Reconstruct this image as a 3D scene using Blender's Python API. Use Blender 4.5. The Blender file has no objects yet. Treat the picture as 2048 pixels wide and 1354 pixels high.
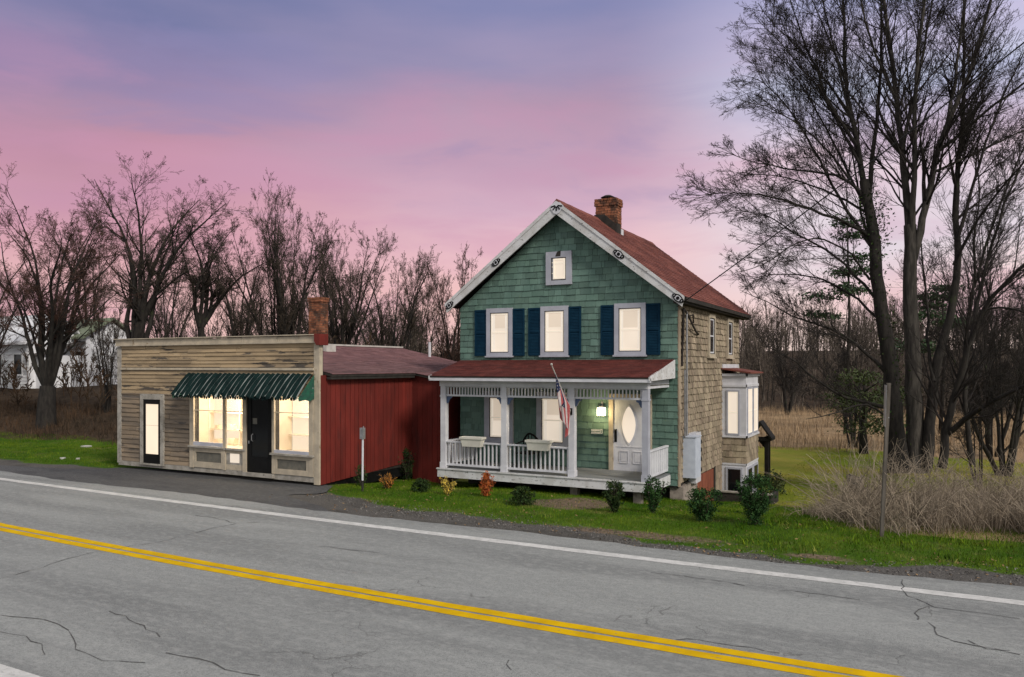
import bpy, math, random
import numpy as np
from mathutils import Vector
R = math.radians
SC = bpy.context.scene
COL = SC.collection

# ------------------------------------------------------------------ camera
TH = R(27.8); FPX = 1567.0; UC = 1024.0; VH = 732.0; CAMH = 3.1
CT, ST = math.cos(TH), math.sin(TH)
cam_d = bpy.data.cameras.new('camera'); cam = bpy.data.objects.new('camera', cam_d); COL.objects.link(cam)
cam.location = (0, 0, CAMH); cam.rotation_euler = (R(90), 0, TH)
cam_d.sensor_width = 36; cam_d.lens = FPX/2048*36; cam_d.shift_y = (VH-677)/2048
cam_d.clip_start = .1; cam_d.clip_end = 2000
SC.camera = cam
# ------------------------------------------------------------------ exposure
SC.view_settings.view_transform = 'Standard'; SC.view_settings.look = 'None'
SC.view_settings.exposure = 0.0; SC.view_settings.gamma = 1.0
# ------------------------------------------------------------------ sun
SUN_EL, SUN_AZ = R(36), R(116)          # azimuth clockwise from +Y: low from the right, on the camera's side
sd = bpy.data.lights.new('sun', 'SUN'); so = bpy.data.objects.new('sun', sd); COL.objects.link(so)
sd.energy = 2.7; sd.angle = R(13); sd.color = (1, .93, .84)
sdir = Vector((math.sin(SUN_AZ)*math.cos(SUN_EL), math.cos(SUN_AZ)*math.cos(SUN_EL), math.sin(SUN_EL)))
so.rotation_euler = sdir.to_track_quat('Z', 'Y').to_euler()

def lin(r, g, b):
    f = lambda c: (c/255/12.92) if c/255 <= .04045 else ((c/255+.055)/1.055)**2.4
    return (f(r), f(g), f(b), 1)

# ------------------------------------------------------------------ world: dusk sky over a dull overcast dome
W = bpy.data.worlds.new('World'); SC.world = W; W.use_nodes = True
nt = W.node_tree; nt.nodes.clear()
def N(t, **k):
    n = nt.nodes.new(t)
    for a, b in k.items(): setattr(n, a, b)
    return n
def LK(a, b): nt.links.new(a, b)
def math_n(op, a, b=None, c=None, clamp=False):
    n = N('ShaderNodeMath', operation=op); n.use_clamp = clamp
    for i, v in enumerate((a, b, c)):
        if v is None: continue
        if isinstance(v, (int, float)): n.inputs[i].default_value = v
        else: LK(v, n.inputs[i])
    return n.outputs[0]
def mixc(f, a, b, mode='MIX'):
    n = N('ShaderNodeMix', data_type='RGBA', blend_type=mode)
    if isinstance(f, (int, float)): n.inputs[0].default_value = f
    else: LK(f, n.inputs[0])
    for i, v in ((6, a), (7, b)):
        if isinstance(v, tuple): n.inputs[i].default_value = v
        else: LK(v, n.inputs[i])
    return n.outputs[2]
def ramp_n(f, stops, interp='LINEAR'):
    n = N('ShaderNodeValToRGB'); n.color_ramp.interpolation = interp
    e = n.color_ramp.elements
    while len(e) < len(stops): e.new(.5)
    for i, (p, c) in enumerate(stops): e[i].position = p; e[i].color = c
    LK(f, n.inputs[0]); return n.outputs[0]
def maprange(v, a, b, c=0., d=1.):
    n = N('ShaderNodeMapRange', interpolation_type='SMOOTHSTEP'); LK(v, n.inputs[0])
    for i, x in enumerate((a, b, c, d)): n.inputs[i+1].default_value = x
    return n.outputs[0]
tc = N('ShaderNodeTexCoord'); sep = N('ShaderNodeSeparateXYZ'); LK(tc.outputs['Generated'], sep.inputs[0])
zz = sep.outputs[2]
mp = N('ShaderNodeMapping'); LK(tc.outputs['Generated'], mp.inputs[0]); mp.inputs['Scale'].default_value = (1, 1, 4.2); mp.inputs['Rotation'].default_value = (R(9), R(-6), 0)
no = N('ShaderNodeTexNoise'); LK(mp.outputs[0], no.inputs[0]); no.inputs['Scale'].default_value = 1.9; no.inputs['Detail'].default_value = 6; no.inputs['Roughness'].default_value = .45
no2 = N('ShaderNodeTexNoise'); LK(mp.outputs[0], no2.inputs[0]); no2.inputs['Scale'].default_value = 2.6; no2.inputs['Detail'].default_value = 4; no2.inputs['Roughness'].default_value = .5
ev = math_n('ADD', zz, math_n('MULTIPLY', math_n('SUBTRACT', no.outputs[0], .5), .17))
dusk_l = ramp_n(ev, [(0, lin(240, 200, 190)), (.10, lin(232, 184, 186)), (.17, lin(214, 160, 174)), (.225, lin(194, 146, 168)), (.265, lin(176, 143, 170)), (.31, lin(146, 134, 172)), (.37, lin(116, 122, 164)), (.5, lin(106, 118, 162))])
dusk_c = ramp_n(ev, [(0, lin(248, 212, 196)), (.10, lin(244, 198, 194)), (.15, lin(238, 194, 200)), (.20, lin(216, 178, 196)), (.25, lin(196, 160, 184)), (.30, lin(180, 151, 176)), (.36, lin(154, 146, 180)), (.43, lin(132, 136, 178)), (.55, lin(116, 128, 174))])
dusk_r = ramp_n(ev, [(0, lin(250, 226, 214)), (.10, lin(246, 216, 212)), (.17, lin(230, 220, 228)), (.24, lin(232, 206, 218)), (.31, lin(206, 212, 236)), (.38, lin(200, 196, 226)), (.46, lin(156, 170, 212)), (.6, lin(140, 156, 204))])
fw = N('ShaderNodeVectorMath', operation='DOT_PRODUCT'); LK(tc.outputs['Generated'], fw.inputs[0]); fw.inputs[1].default_value = (-ST, CT, 0)
rt = N('ShaderNodeVectorMath', operation='DOT_PRODUCT'); LK(tc.outputs['Generated'], rt.inputs[0]); rt.inputs[1].default_value = (CT, ST, 0)
dusk = mixc(maprange(rt.outputs['Value'], -.42, .02), dusk_l, dusk_c)
dusk = mixc(maprange(rt.outputs['Value'], .10, .36), dusk, dusk_r)
pale = maprange(no2.outputs[0], .42, .70, 0, .15)
dusk = mixc(math_n('MULTIPLY', pale, maprange(zz, .05, .2)), dusk, lin(206, 180, 204))
no3 = N('ShaderNodeTexNoise'); LK(mp.outputs[0], no3.inputs[0]); no3.inputs['Scale'].default_value = 3.4; no3.inputs['Detail'].default_value = 5; no3.inputs['Roughness'].default_value = .55; no3.inputs['Distortion'].default_value = .5
dusk = mixc(math_n('MULTIPLY', maprange(no3.outputs[0], .46, .66, 0, .38), maprange(zz, .40, .28)), dusk, lin(204, 150, 180))
dusk = mixc(math_n('MULTIPLY', maprange(no3.outputs[0], .48, .32, 0, .34), maprange(zz, .12, .24)), dusk, lin(146, 140, 182))
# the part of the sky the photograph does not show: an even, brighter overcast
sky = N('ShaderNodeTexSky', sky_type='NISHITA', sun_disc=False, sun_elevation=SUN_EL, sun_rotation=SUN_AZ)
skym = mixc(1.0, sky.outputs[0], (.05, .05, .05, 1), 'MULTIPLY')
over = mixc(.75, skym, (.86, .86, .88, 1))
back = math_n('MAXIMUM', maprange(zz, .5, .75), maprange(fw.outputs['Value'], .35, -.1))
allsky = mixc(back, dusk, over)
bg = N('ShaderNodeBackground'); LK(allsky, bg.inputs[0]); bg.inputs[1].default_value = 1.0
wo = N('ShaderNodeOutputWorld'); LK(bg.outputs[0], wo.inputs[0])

# ------------------------------------------------------------------ helpers
RNG = np.random.default_rng(7); random.seed(5)
def at(u, v, Y):
    """point at distance Y (from the road line) along the sight line through photo pixel (u, v)"""
    t = (u-UC)/FPX; d = Y/(CT+t*ST)
    return (d*(-ST+t*CT), Y, CAMH-(v-VH)/FPX*d)
def lerp_tab(tab, x):
    return np.interp(x, [a for a, b in tab], [b for a, b in tab])
def sstep(a, b, x):
    t = np.clip((x-a)/(b-a), 0, 1); return t*t*(3-2*t)
RIGHT_T = [(-400, -.3), (4, -.06), (12.4, -.03), (14.3, -.02), (16, -.06), (18.5, -.25), (20.3, -.45), (24.3, -1.08), (30, -1.3), (60, -1.9), (95, -2.2), (112, -1.5), (150, 2.0), (200, 6.0), (260, 8), (700, 14)]
LEFT_T = [(-400, -.3), (4, -.06), (12.4, -.03), (14.3, -.02), (19.6, 0.0), (24, .9), (28, 1.75), (60, 2.6), (120, 5), (700, 16)]
def height(x, y):
    x = np.asarray(x, float); y = np.asarray(y, float)
    fy_ = np.maximum(0, y-30)
    k = sstep(-25-.9*fy_, -15-.35*fy_, x)
    z = lerp_tab(LEFT_T, y)*(1-k)+lerp_tab(RIGHT_T, y)*k
    bump = .05*np.sin(x*.9+1.3*np.sin(y*.5))*np.sin(y*.7+x*.2)+.02*np.sin(x*2.3+y*1.7)
    return z+bump*sstep(14.5, 18, y)

def new_obj(name, me, parent=None, mats=()):
    o = bpy.data.objects.new(name, me); COL.objects.link(o)
    for m in mats: me.materials.append(m)
    if parent is not None: o.parent = parent
    return o
def root_loc(o):
    v = Vector((0, 0, 0))
    while o is not None: v = v+o.location; o = o.parent
    return v
def tag(o, label=None, cat=None, group=None, kind=None):
    if label: o['label'] = label
    if cat: o['category'] = cat
    if group: o['group'] = group
    if kind: o['kind'] = kind
    return o
def thing(name, label, cat, loc, group=None):
    o = bpy.data.objects.new(name, None); COL.objects.link(o); o.location = loc; o.empty_display_size = .2
    return tag(o, label, cat, group)
def fast_mesh(name, V, Fs, smooth=False, midx=None):
    """V (n,3); Fs list of int arrays (m,k)"""
    me = bpy.data.meshes.new(name)
    V = np.asarray(V, np.float32); me.vertices.add(len(V)); me.vertices.foreach_set('co', V.ravel())
    Fs = [np.asarray(F, np.int32) for F in Fs if len(F)]
    nl = sum(F.size for F in Fs); npoly = sum(len(F) for F in Fs)
    me.loops.add(nl); me.polygons.add(npoly)
    me.loops.foreach_set('vertex_index', np.concatenate([F.ravel() for F in Fs]))
    tot = np.concatenate([np.full(len(F), F.shape[1], np.int32) for F in Fs])
    me.polygons.foreach_set('loop_start', np.concatenate([[0], np.cumsum(tot)[:-1]]).astype(np.int32))
    me.polygons.foreach_set('loop_total', tot)
    if smooth: me.polygons.foreach_set('use_smooth', np.ones(npoly, bool))
    if midx is not None: me.polygons.foreach_set('material_index', np.asarray(midx, np.int32))
    me.update(calc_edges=True); me.validate()
    return me

class MB:
    def __init__(s): s.v = []; s.f = []; s.m = []
    def face(s, pts, m=0):
        i = len(s.v); s.v += [tuple(p) for p in pts]; s.f.append(tuple(range(i, i+len(pts)))); s.m.append(m)
    def box(s, x0, x1, y0, y1, z0, z1, m=0):
        i = len(s.v)
        s.v += [(x0, y0, z0), (x1, y0, z0), (x1, y1, z0), (x0, y1, z0), (x0, y0, z1), (x1, y0, z1), (x1, y1, z1), (x0, y1, z1)]
        for q in ((0, 3, 2, 1), (4, 5, 6, 7), (0, 1, 5, 4), (1, 2, 6, 5), (2, 3, 7, 6), (3, 0, 4, 7)):
            s.f.append(tuple(i+k for k in q)); s.m.append(m)
        return s
    def prism(s, poly, ext, m=0, caps=True):
        n = len(poly); i = len(s.v); e = Vector(ext)
        s.v += [tuple(p) for p in poly]+[tuple(Vector(p)+e) for p in poly]
        if caps:
            s.f.append(tuple(range(i+n-1, i-1, -1))); s.m.append(m)
            s.f.append(tuple(range(i+n, i+2*n))); s.m.append(m)
        for k in range(n):
            s.f.append((i+k, i+(k+1) % n, i+n+(k+1) % n, i+n+k)); s.m.append(m)
        return s
    def bar(s, p, q, w, h, m=0, up=(0, 0, 1)):
        p = Vector(p); q = Vector(q); d = (q-p).normalized(); a = d.cross(Vector(up))
        if a.length < 1e-4: a = d.cross(Vector((0, 1, 0)))
        a.normalize(); b = a.cross(d).normalized()
        c = [p+a*sx*w/2+b*sz*h/2 for sx, sz in ((-1, -1), (1, -1), (1, 1), (-1, 1))]
        return s.prism(c, q-p, m)
    def tube(s, pts, r, k=8, m=0):
        pts = [Vector(p) for p in pts]; rs = r if isinstance(r, (list, tuple)) else [r]*len(pts)
        i0 = len(s.v); n = len(pts)
        ref = Vector((.13, .31, .94))
        for j, p in enumerate(pts):
            d = (pts[min(j+1, n-1)]-pts[max(j-1, 0)]).normalized()
            a = d.cross(ref)
            if a.length < .1: a = d.cross(Vector((1, 0, 0)))
            a.normalize(); b = d.cross(a)
            for q in range(k):
                t = 2*math.pi*q/k; s.v.append(tuple(p+(a*math.cos(t)+b*math.sin(t))*rs[j]))
        for j in range(n-1):
            for q in range(k):
                s.f.append((i0+j*k+q, i0+j*k+(q+1) % k, i0+(j+1)*k+(q+1) % k, i0+(j+1)*k+q)); s.m.append(m)
        s.f.append(tuple(i0+q for q in range(k-1, -1, -1))); s.m.append(m)
        s.f.append(tuple(i0+(n-1)*k+q for q in range(k))); s.m.append(m)
        return s
    def sphere(s, c, r, nu=8, nv=5, sc=(1, 1, 1), m=0):
        i = len(s.v)
        for a in range(nv+1):
            ph = math.pi*a/nv
            for b in range(nu):
                t = 2*math.pi*b/nu
                s.v.append((c[0]+r*sc[0]*math.sin(ph)*math.cos(t), c[1]+r*sc[1]*math.sin(ph)*math.sin(t), c[2]+r*sc[2]*math.cos(ph)))
        for a in range(nv):
            for b in range(nu):
                s.f.append((i+a*nu+b, i+(a+1)*nu+b, i+(a+1)*nu+(b+1) % nu, i+a*nu+(b+1) % nu)); s.m.append(m)
        return s
    def build(s, name, mat, parent=None, smooth=False):
        me = bpy.data.meshes.new(name)
        off = root_loc(parent) if parent is not None else Vector((0, 0, 0))
        me.from_pydata([(a-off.x, b-off.y, c-off.z) for a, b, c in s.v], [], s.f)
        mats = mat if isinstance(mat, (list, tuple)) else [mat]
        o = new_obj(name, me, parent, mats)
        if len(mats) > 1: me.polygons.foreach_set('material_index', s.m)
        if smooth: me.polygons.foreach_set('use_smooth', [True]*len(me.polygons))
        me.update(); return o

def clip_poly(pts, poly):
    """Sutherland-Hodgman of pts against the convex ccw polygon poly, both 2-D"""
    out = pts
    for i in range(len(poly)):
        ax, ay = poly[i]; bx, by = poly[(i+1) % len(poly)]
        ins = lambda p: (bx-ax)*(p[1]-ay)-(by-ay)*(p[0]-ax) >= -1e-9
        new = []
        for k in range(len(out)):
            p, q = out[k], out[(k+1) % len(out)]
            ip, iq = ins(p), ins(q)
            if ip: new.append(p)
            if ip != iq:
                dx, dy = q[0]-p[0], q[1]-p[1]
                den = (bx-ax)*dy-(by-ay)*dx
                if abs(den) < 1e-12: continue
                t = ((by-ay)*(p[0]-ax)-(bx-ax)*(p[1]-ay))/den
                new.append((p[0]+dx*t, p[1]+dy*t))
        out = new
        if len(out) < 3: return []
    return out
def courses(mb, poly, ch, wmin, wmax, fmap, thick=.02, gap=.005, jit=.006, rnd=random):
    """overlapping shingles or boards filling the convex polygon; fmap(a, b, depth) -> point"""
    a0 = min(p[0] for p in poly); a1 = max(p[0] for p in poly); b0 = min(p[1] for p in poly); b1 = max(p[1] for p in poly)
    k = 0; b = b0
    while b < b1:
        a = a0-rnd.random()*wmax*.9
        cj = rnd.uniform(-jit, jit)*.6
        while a < a1:
            w = rnd.uniform(wmin, wmax)
            if rnd.random() < .2: w *= .6
            bb = b+rnd.uniform(-jit, jit)*(.4 if rnd.random() < .8 else 2.0)+cj
            sl = rnd.uniform(-jit, jit)*.5
            rect = [(a+gap/2, bb-sl), (a+w-gap/2, bb+sl), (a+w-gap/2, b+ch*1.06), (a+gap/2, b+ch*1.06)]
            pl = clip_poly(rect, poly)
            if len(pl) >= 3:
                d0 = thick*rnd.uniform(.75, 1.3)
                i = len(mb.v); n = len(pl)
                for p in pl:
                    t = (p[1]-bb)/(ch*1.06); mb.v.append(fmap(p[0], p[1], d0*(1-t)+.003*t))
                for p in pl: mb.v.append(fmap(p[0], p[1], -.004))
                mb.f.append(tuple(range(i, i+n))); mb.m.append(0)
                for q in range(n):
                    mb.f.append((i+(q+1) % n, i+q, i+n+q, i+n+(q+1) % n)); mb.m.append(0)
            a += w
        b += ch; k += 1
    return mb

# ------------------------------------------------------------------ materials
def M(name, c1, c2=None, scale=4, stretch=(1, 1, 1), rough=.8, isl=0., bump=0., bscale=40, spots=(), lo=.35, hi=.65, metal=0., emit=None, spec=.3, island_hue=0.):
    global nt
    m = bpy.data.materials.new(name); m.use_nodes = True; nt = m.node_tree
    b = nt.nodes['Principled BSDF']; b.inputs['Roughness'].default_value = rough; b.inputs['Metallic'].default_value = metal
    b.inputs['Specular IOR Level'].default_value = spec
    t = N('ShaderNodeTexCoord')
    def noise(sc, st, det=6, ro=.6):
        mp = N('ShaderNodeMapping'); LK(t.outputs['Object'], mp.inputs[0]); mp.inputs['Scale'].default_value = st
        n = N('ShaderNodeTexNoise'); LK(mp.outputs[0], n.inputs[0]); n.inputs['Scale'].default_value = sc
        n.inputs['Detail'].default_value = det; n.inputs['Roughness'].default_value = ro
        return n.outputs[0]
    col = (*c1, 1)
    rgb = N('ShaderNodeRGB'); rgb.outputs[0].default_value = col; out = rgb.outputs[0]
    if c2 is not None:
        out = mixc(maprange(noise(scale, stretch), lo, hi), (*c1, 1), (*c2, 1))
    for (c3, sc, st, th, soft, amt) in spots:
        out = mixc(maprange(noise(sc, st, 7, .65), th, th+soft, 0, amt), out, (*c3, 1))
    if isl:
        g = N('ShaderNodeNewGeometry'); h = N('ShaderNodeHueSaturation')
        LK(maprange_lin(g.outputs['Random Per Island'], 1-isl, 1+isl), h.inputs['Value']); LK(out, h.inputs['Color'])
        h.inputs['Fac'].default_value = 1
        if island_hue:
            w = N('ShaderNodeTexWhiteNoise', noise_dimensions='1D'); LK(g.outputs['Random Per Island'], w.inputs['W'])
            LK(maprange_lin(w.outputs[0], .5-island_hue, .5+island_hue), h.inputs['Hue'])
        out = h.outputs[0]
    LK(out, b.inputs['Base Color'])
    if bump:
        bn = N('ShaderNodeBump'); bn.inputs['Strength'].default_value = bump; bn.inputs['Distance'].default_value = .02
        LK(noise(bscale, stretch), bn.inputs['Height']); LK(bn.outputs[0], b.inputs['Normal'])
    if emit:
        (ec, es) = emit
        b.inputs['Emission Color'].default_value = (*ec, 1)
        n1 = noise(1.7, (1, 1, .8), 2, .4)
        LK(math_n('MULTIPLY', maprange_lin(n1, .86, 1.1), es), b.inputs['Emission Strength'])
    return m
def maprange_lin(v, c, d):
    n = N('ShaderNodeMapRange'); LK(v, n.inputs[0]); n.inputs[3].default_value = c; n.inputs[4].default_value = d
    return n.outputs[0]

mt = {}
mt['green'] = M('green_shingle', (.086, .150, .122), (.118, .192, .158), 2.2, (1, 1, .6), .75, isl=.22, bump=.25, bscale=60, spots=[((.025, .05, .04), 5, (1, 1, .35), .58, .12, .55), ((.13, .17, .14), 22, (1, 1, .3), .66, .06, .35)], island_hue=.008)
mt['tan_shingle'] = M('weathered_tan_shingle', (.345, .28, .20), (.215, .172, .122), 2.0, (1, 1, .4), .9, isl=.26, bump=.35, bscale=50, spots=[((.10, .077, .055), 2.2, (1, 1, .45), .49, .18, .5), ((.10, .075, .05), 14, (1, 1, .12), .56, .10, .6), ((.47, .40, .29), 16, (1, 1, .3), .62, .1, .5)], island_hue=.01)
mt['white'] = M('white_paint', (.60, .60, .63), (.50, .50, .535), 3, rough=.55, bump=.08, bscale=25, spots=[((.25, .24, .23), 14, (1, 1, 1), .68, .08, .5)])
mt['lilac'] = M('lilac_grey_trim_paint', (.40, .41, .46), (.34, .345, .395), 3, rough=.6, spots=[((.2, .2, .2), 16, (1, 1, 1), .68, .08, .4)])
mt['peel'] = M('peeling_white_paint', (.60, .60, .61), (.48, .47, .46), 3, rough=.7, bump=.15, bscale=25, spots=[((.10, .09, .08), 9, (1, 1, 2.2), .60, .05, .85)])
mt['navy'] = M('navy_shutter_paint', (.002, .020, .042), (.004, .028, .054), 4, rough=.7, spec=.1)
mt['roof'] = M('rust_red_roof_shingles', (.115, .034, .026), (.19, .062, .046), 1.6, (1, .5, 1), .92, isl=.16, bump=.4, bscale=90, spots=[((.06, .03, .025), 5, (1, .4, 1), .58, .15, .6)])
mt['roof2'] = M('plum_roof_shingles', (.15, .075, .078), (.195, .10, .10), 1.4, (1, 1, 1), .9, isl=.16, bump=.3, bscale=80, spots=[((.07, .035, .04), 4, (1, .5, 1), .58, .15, .6)])
mt['maroon'] = M('maroon_porch_roof_shingles', (.075, .014, .011), (.11, .024, .018), 2.4, (1, 1, 1), .9, isl=.22, bump=.3, bscale=80)
mt['dark'] = M('dark_timber', (.02, .018, .016), (.035, .03, .026), 5, rough=.9)
mt['black'] = M('black_paint', (.004, .004, .004), (.007, .007, .007), 5, rough=.6, spec=.15)
mt['darkglass'] = M('dark_glass', (.006, .007, .008), None, rough=.12, spec=.3)
mt['brick'] = M('orange_brick', (.20, .07, .035), (.28, .115, .06), 7, rough=.9, isl=.35, bump=.3, bscale=50, spots=[((.035, .025, .02), 3, (1, 1, 1), .47, .14, .8)])
mt['mortar'] = M('mortar', (.22, .19, .16), (.12, .1, .085), 6, rough=.95)
mt['boards_up'] = M('weathered_cream_boards', (.36, .265, .16), (.225, .168, .108), 1.5, (.5, 1, 3), .88, isl=.14, bump=.35, bscale=30, spots=[((.05, .045, .042), 1.9, (.45, 1, 3.2), .57, .05, .9), ((.5, .43, .33), 9, (.3, 1, 5), .60, .1, .5), ((.10, .08, .06), 18, (.25, 1, 6), .60, .08, .5)])
mt['boards_low'] = M('weathered_grey_boards', (.25, .188, .128), (.145, .117, .09), 1.5, (.5, 1, 3), .9, isl=.16, bump=.35, bscale=30, spots=[((.05, .047, .046), 2.1, (.45, 1, 3.5), .55, .08, .8), ((.33, .28, .22), 9, (.3, 1, 5), .60, .1, .5), ((.07, .06, .05), 18, (.25, 1, 6), .60, .08, .5)])
mt['cream'] = M('cream_trim_paint', (.47, .40, .30), (.36, .31, .24), 4, rough=.8, bump=.2, spots=[((.17, .10, .04), 6, (1, 1, .4), .62, .06, .7), ((.08, .07, .06), 13, (1, 1, 1), .64, .06, .6)])
mt['greytrim'] = M('grey_peeling_trim', (.36, .335, .295), (.24, .22, .19), 5, rough=.85, bump=.2, spots=[((.06, .055, .05), 10, (1, 1, 1.5), .60, .06, .8)])
mt['bulkhead'] = M('grey_green_panel', (.145, .135, .11), (.105, .10, .085), 6, rough=.8)
mt['red'] = M('red_barn_paint', (.150, .0185, .013), (.105, .014, .010), 2, (1, 1, .4), .7, isl=.12, bump=.1, bscale=30, spots=[((.06, .014, .012), 4, (1, 1, .18), .52, .14, .55), ((.22, .06, .05), 9, (1, 1, .12), .60, .1, .4)])
mt['lit'] = M('lit_window_blind', (.34, .29, .235), None, rough=.9, emit=((1.0, .86, .71), .66))
mt['lit_shop'] = M('lit_shop_glow', (.25, .22, .16), None, rough=.6, isl=0, emit=((1.0, .82, .62), .92))  # emissive, for the narrow pane and the show-space back walls
mt['lit_dim'] = M('lit_shop_blind', (.3, .25, .18), None, rough=.6, emit=((1.0, .80, .56), .62))
mt['signsteel'] = M('weathered_sign_steel', (.17, .15, .13), (.11, .095, .08), 7, (1, 1, .3), .8, metal=.2)
mt['cream2'] = M('warm_cream_paint', (.84, .74, .58), (.76, .66, .52), 3, rough=.7)
mt['goods'] = M('shop_goods', (.84, .72, .55), (.74, .60, .44), 2, rough=.8, isl=.25)
def glass_mat():
    global nt
    m = bpy.data.materials.new('shop_window_glass'); m.use_nodes = True; nt = m.node_tree; nt.nodes.clear()
    o = N('ShaderNodeOutputMaterial'); a = N('ShaderNodeBsdfTransparent'); g = N('ShaderNodeBsdfGlossy'); g.inputs['Roughness'].default_value = .03; x = N('ShaderNodeMixShader'); x.inputs[0].default_value = .07
    LK(a.outputs[0], x.inputs[1]); LK(g.outputs[0], x.inputs[2]); LK(x.outputs[0], o.inputs[0]); return m
mt['shopglass'] = glass_mat()
mt['blind2'] = M('drawn_blind', (.42, .36, .29), None, rough=.6, emit=((1.0, .83, .66), .48))
mt['curtain'] = M('lit_net_curtain', (.5, .47, .42), (.42, .39, .35), 14, (6, 6, .4), .8, emit=((1.0, .88, .74), .55))
mt['sash'] = M('glowing_cream_sash', (.78, .70, .58), None, rough=.5, emit=((1., .86, .70), .34))  # cream paint with the glow of the lit panes added as emission
mt['lamp'] = M('lamp_glass', (.9, .85, .7), None, rough=.3, emit=((1., .90, .60), 5.))
mt['deck'] = M('grey_deck_boards', (.13, .14, .15), (.18, .19, .195), 3, (.5, 3, 1), .8, isl=.1)
mt['steel'] = M('galvanised_steel', (.33, .33, .34), (.24, .24, .245), 8, rough=.45, metal=.6)
mt['metergrey'] = M('pale_meter_enamel', (.50, .54, .62), (.43, .47, .55), 5, rough=.5)
mt['conc'] = M('concrete', (.34, .29, .25), (.24, .20, .175), 6, rough=.95, bump=.3)
mt['rustpanel'] = M('rust_brown_panel', (.24, .075, .04), (.17, .05, .03), 5, (1, 1, .4), .85, isl=.1)
mt['awn_dark'] = M('dark_green_canvas', (.003, .010, .010), (.006, .018, .017), 5, rough=.9, spec=.1)
mt['awn_light'] = M('faded_pale_canvas', (.36, .38, .35), (.22, .24, .22), 4, (1, 1, 1), .85, spots=[((.02, .04, .04), 9, (1, 1, 1), .58, .1, .7)])
mt['awn_green'] = M('green_canvas_flap', (.015, .10, .06), (.02, .06, .045), 8, rough=.85, spots=[((.3, .33, .32), 12, (1, 1, 1), .62, .05, .8)])
mt['bluebr'] = M('slate_blue_paint', (.07, .10, .18), None, rough=.6)
mt['bark_dark'] = M('dark_bark', (.013, .011, .010), (.030, .026, .022), 9, (1, 1, .25), .95, bump=.8, bscale=18, spots=[((.04, .055, .02), 3, (1, 1, .5), .60, .1, .6)])
mt['bark_grey'] = M('grey_bark', (.034, .030, .026), (.085, .075, .064), 10, (1, 1, .15), .95, bump=1., bscale=22, spots=[((.03, .027, .022), 12, (1, 1, .15), .55, .06, .7)])
mt['twig'] = M('twig_bark', (.014, .012, .011), (.03, .024, .021), 3, rough=.95)
mt['twig_brown'] = M('brown_twig_bark', (.068, .052, .038), (.042, .033, .026), 3, rough=.95)
mt['twig_red'] = M('reddish_bud_twigs', (.085, .040, .028), (.05, .034, .027), 3, rough=.95)
mt['wood_far'] = M('far_wood_bark', (.055, .044, .036), (.10, .08, .063), .2, rough=.95, isl=.65)
mt['straw'] = M('dry_straw', (.29, .235, .175), (.165, .132, .098), 1.6, rough=.95, isl=.4)
mt['reed'] = M('dry_reed', (.34, .24, .145), (.25, .175, .105), .3, rough=.95, isl=.35)
mt['bramble'] = M('brown_bramble', (.075, .042, .022), (.035, .025, .016), .5, rough=.95, isl=.35)
mt['grassblade'] = M('grass_blade', (.030, .080, .003), (.108, .158, .012), .8, rough=.9, isl=.5, spec=.05, spots=[((.25, .22, .07), 1.1, (1, 1, 1), .55, .10, .6), ((.13, .085, .04), 1.7, (1, 1, 1), .60, .08, .65)], island_hue=.02)
mt['yardblade'] = M('yard_grass_blade', (.105, .15, .008), (.22, .20, .03), .35, rough=.9, isl=.4, spec=.05, spots=[((.05, .08, .005), .5, (1, 1, 1), .55, .1, .7)])
mt['deadleaf'] = M('dead_leaf', (.16, .09, .04), (.26, .17, .08), 3, rough=.9, isl=.5)
mt['gravelbit'] = M('gravel_bits', (.16, .15, .14), (.08, .075, .07), 3, rough=.9, isl=.5)
mt['leaf_dark'] = M('dark_evergreen_leaf', (.014, .030, .010), (.034, .055, .014), 9, spec=.1, rough=.7, isl=.5, island_hue=.02)
mt['leaf_holly'] = M('holly_leaf', (.014, .042, .012), (.035, .08, .02), 7, rough=.6, isl=.5, spec=.12, spots=[((.16, .20, .07), 6, (1, 1, 1), .64, .05, .6)])
mt['leaf_yellow'] = M('yellow_leaf', (.62, .43, .06), (.45, .34, .06), 9, rough=.7, isl=.4)
mt['leaf_orange'] = M('orange_brown_leaf', (.34, .12, .02), (.42, .20, .03), 9, rough=.7, isl=.4)
mt['leaf_red'] = M('rust_red_leaf', (.27, .05, .012), (.36, .10, .018), 9, rough=.7, isl=.4)
mt['leaf_fresh'] = M('fresh_green_leaf', (.030, .046, .012), (.052, .068, .018), 1, rough=.7, isl=.4)
mt['needle'] = M('pine_needle', (.022, .05, .02), (.04, .075, .028), 2, rough=.7, isl=.4)
mt['planter'] = M('cream_plastic_planter', (.62, .60, .53), (.55, .53, .47), 5, rough=.5)
mt['hwhite'] = M('old_white_house_paint', (.78, .78, .80), (.68, .68, .70), 1, rough=.8, isl=.05)
mt['hgreen'] = M('grey_green_roof', (.15, .18, .12), (.20, .22, .16), 1, rough=.9)
mt['hdark'] = M('dark_lean_to_roof', (.05, .043, .04), (.075, .066, .06), 1.5, rough=.9)
mt['stonew'] = M('pale_stone', (.5, .48, .44), (.4, .38, .35), 6, rough=.9)
mt['whiteline'] = M('white_road_paint', (.56, .55, .535), (.44, .435, .42), 4, rough=.85, spec=.1, spots=[((.22, .22, .215), 22, (.6, 1, 1), .56, .08, .6)])
mt['yellowline'] = M('yellow_road_paint', (.62, .385, .004), (.50, .30, .004), 2.5, rough=.9, spec=.05, spots=[((.20, .17, .10), 16, (.4, 1.4, 1), .60, .07, .65), ((.10, .09, .07), 40, (.5, 1, 1), .66, .05, .5)])
mt['crack'] = M('tar_crack', (.055, .054, .052), (.10, .098, .095), 9, rough=.95)
mt['fl_red'] = M('flag_red_cloth', (.30, .05, .05), (.36, .10, .10), 9, rough=.85)
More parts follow.
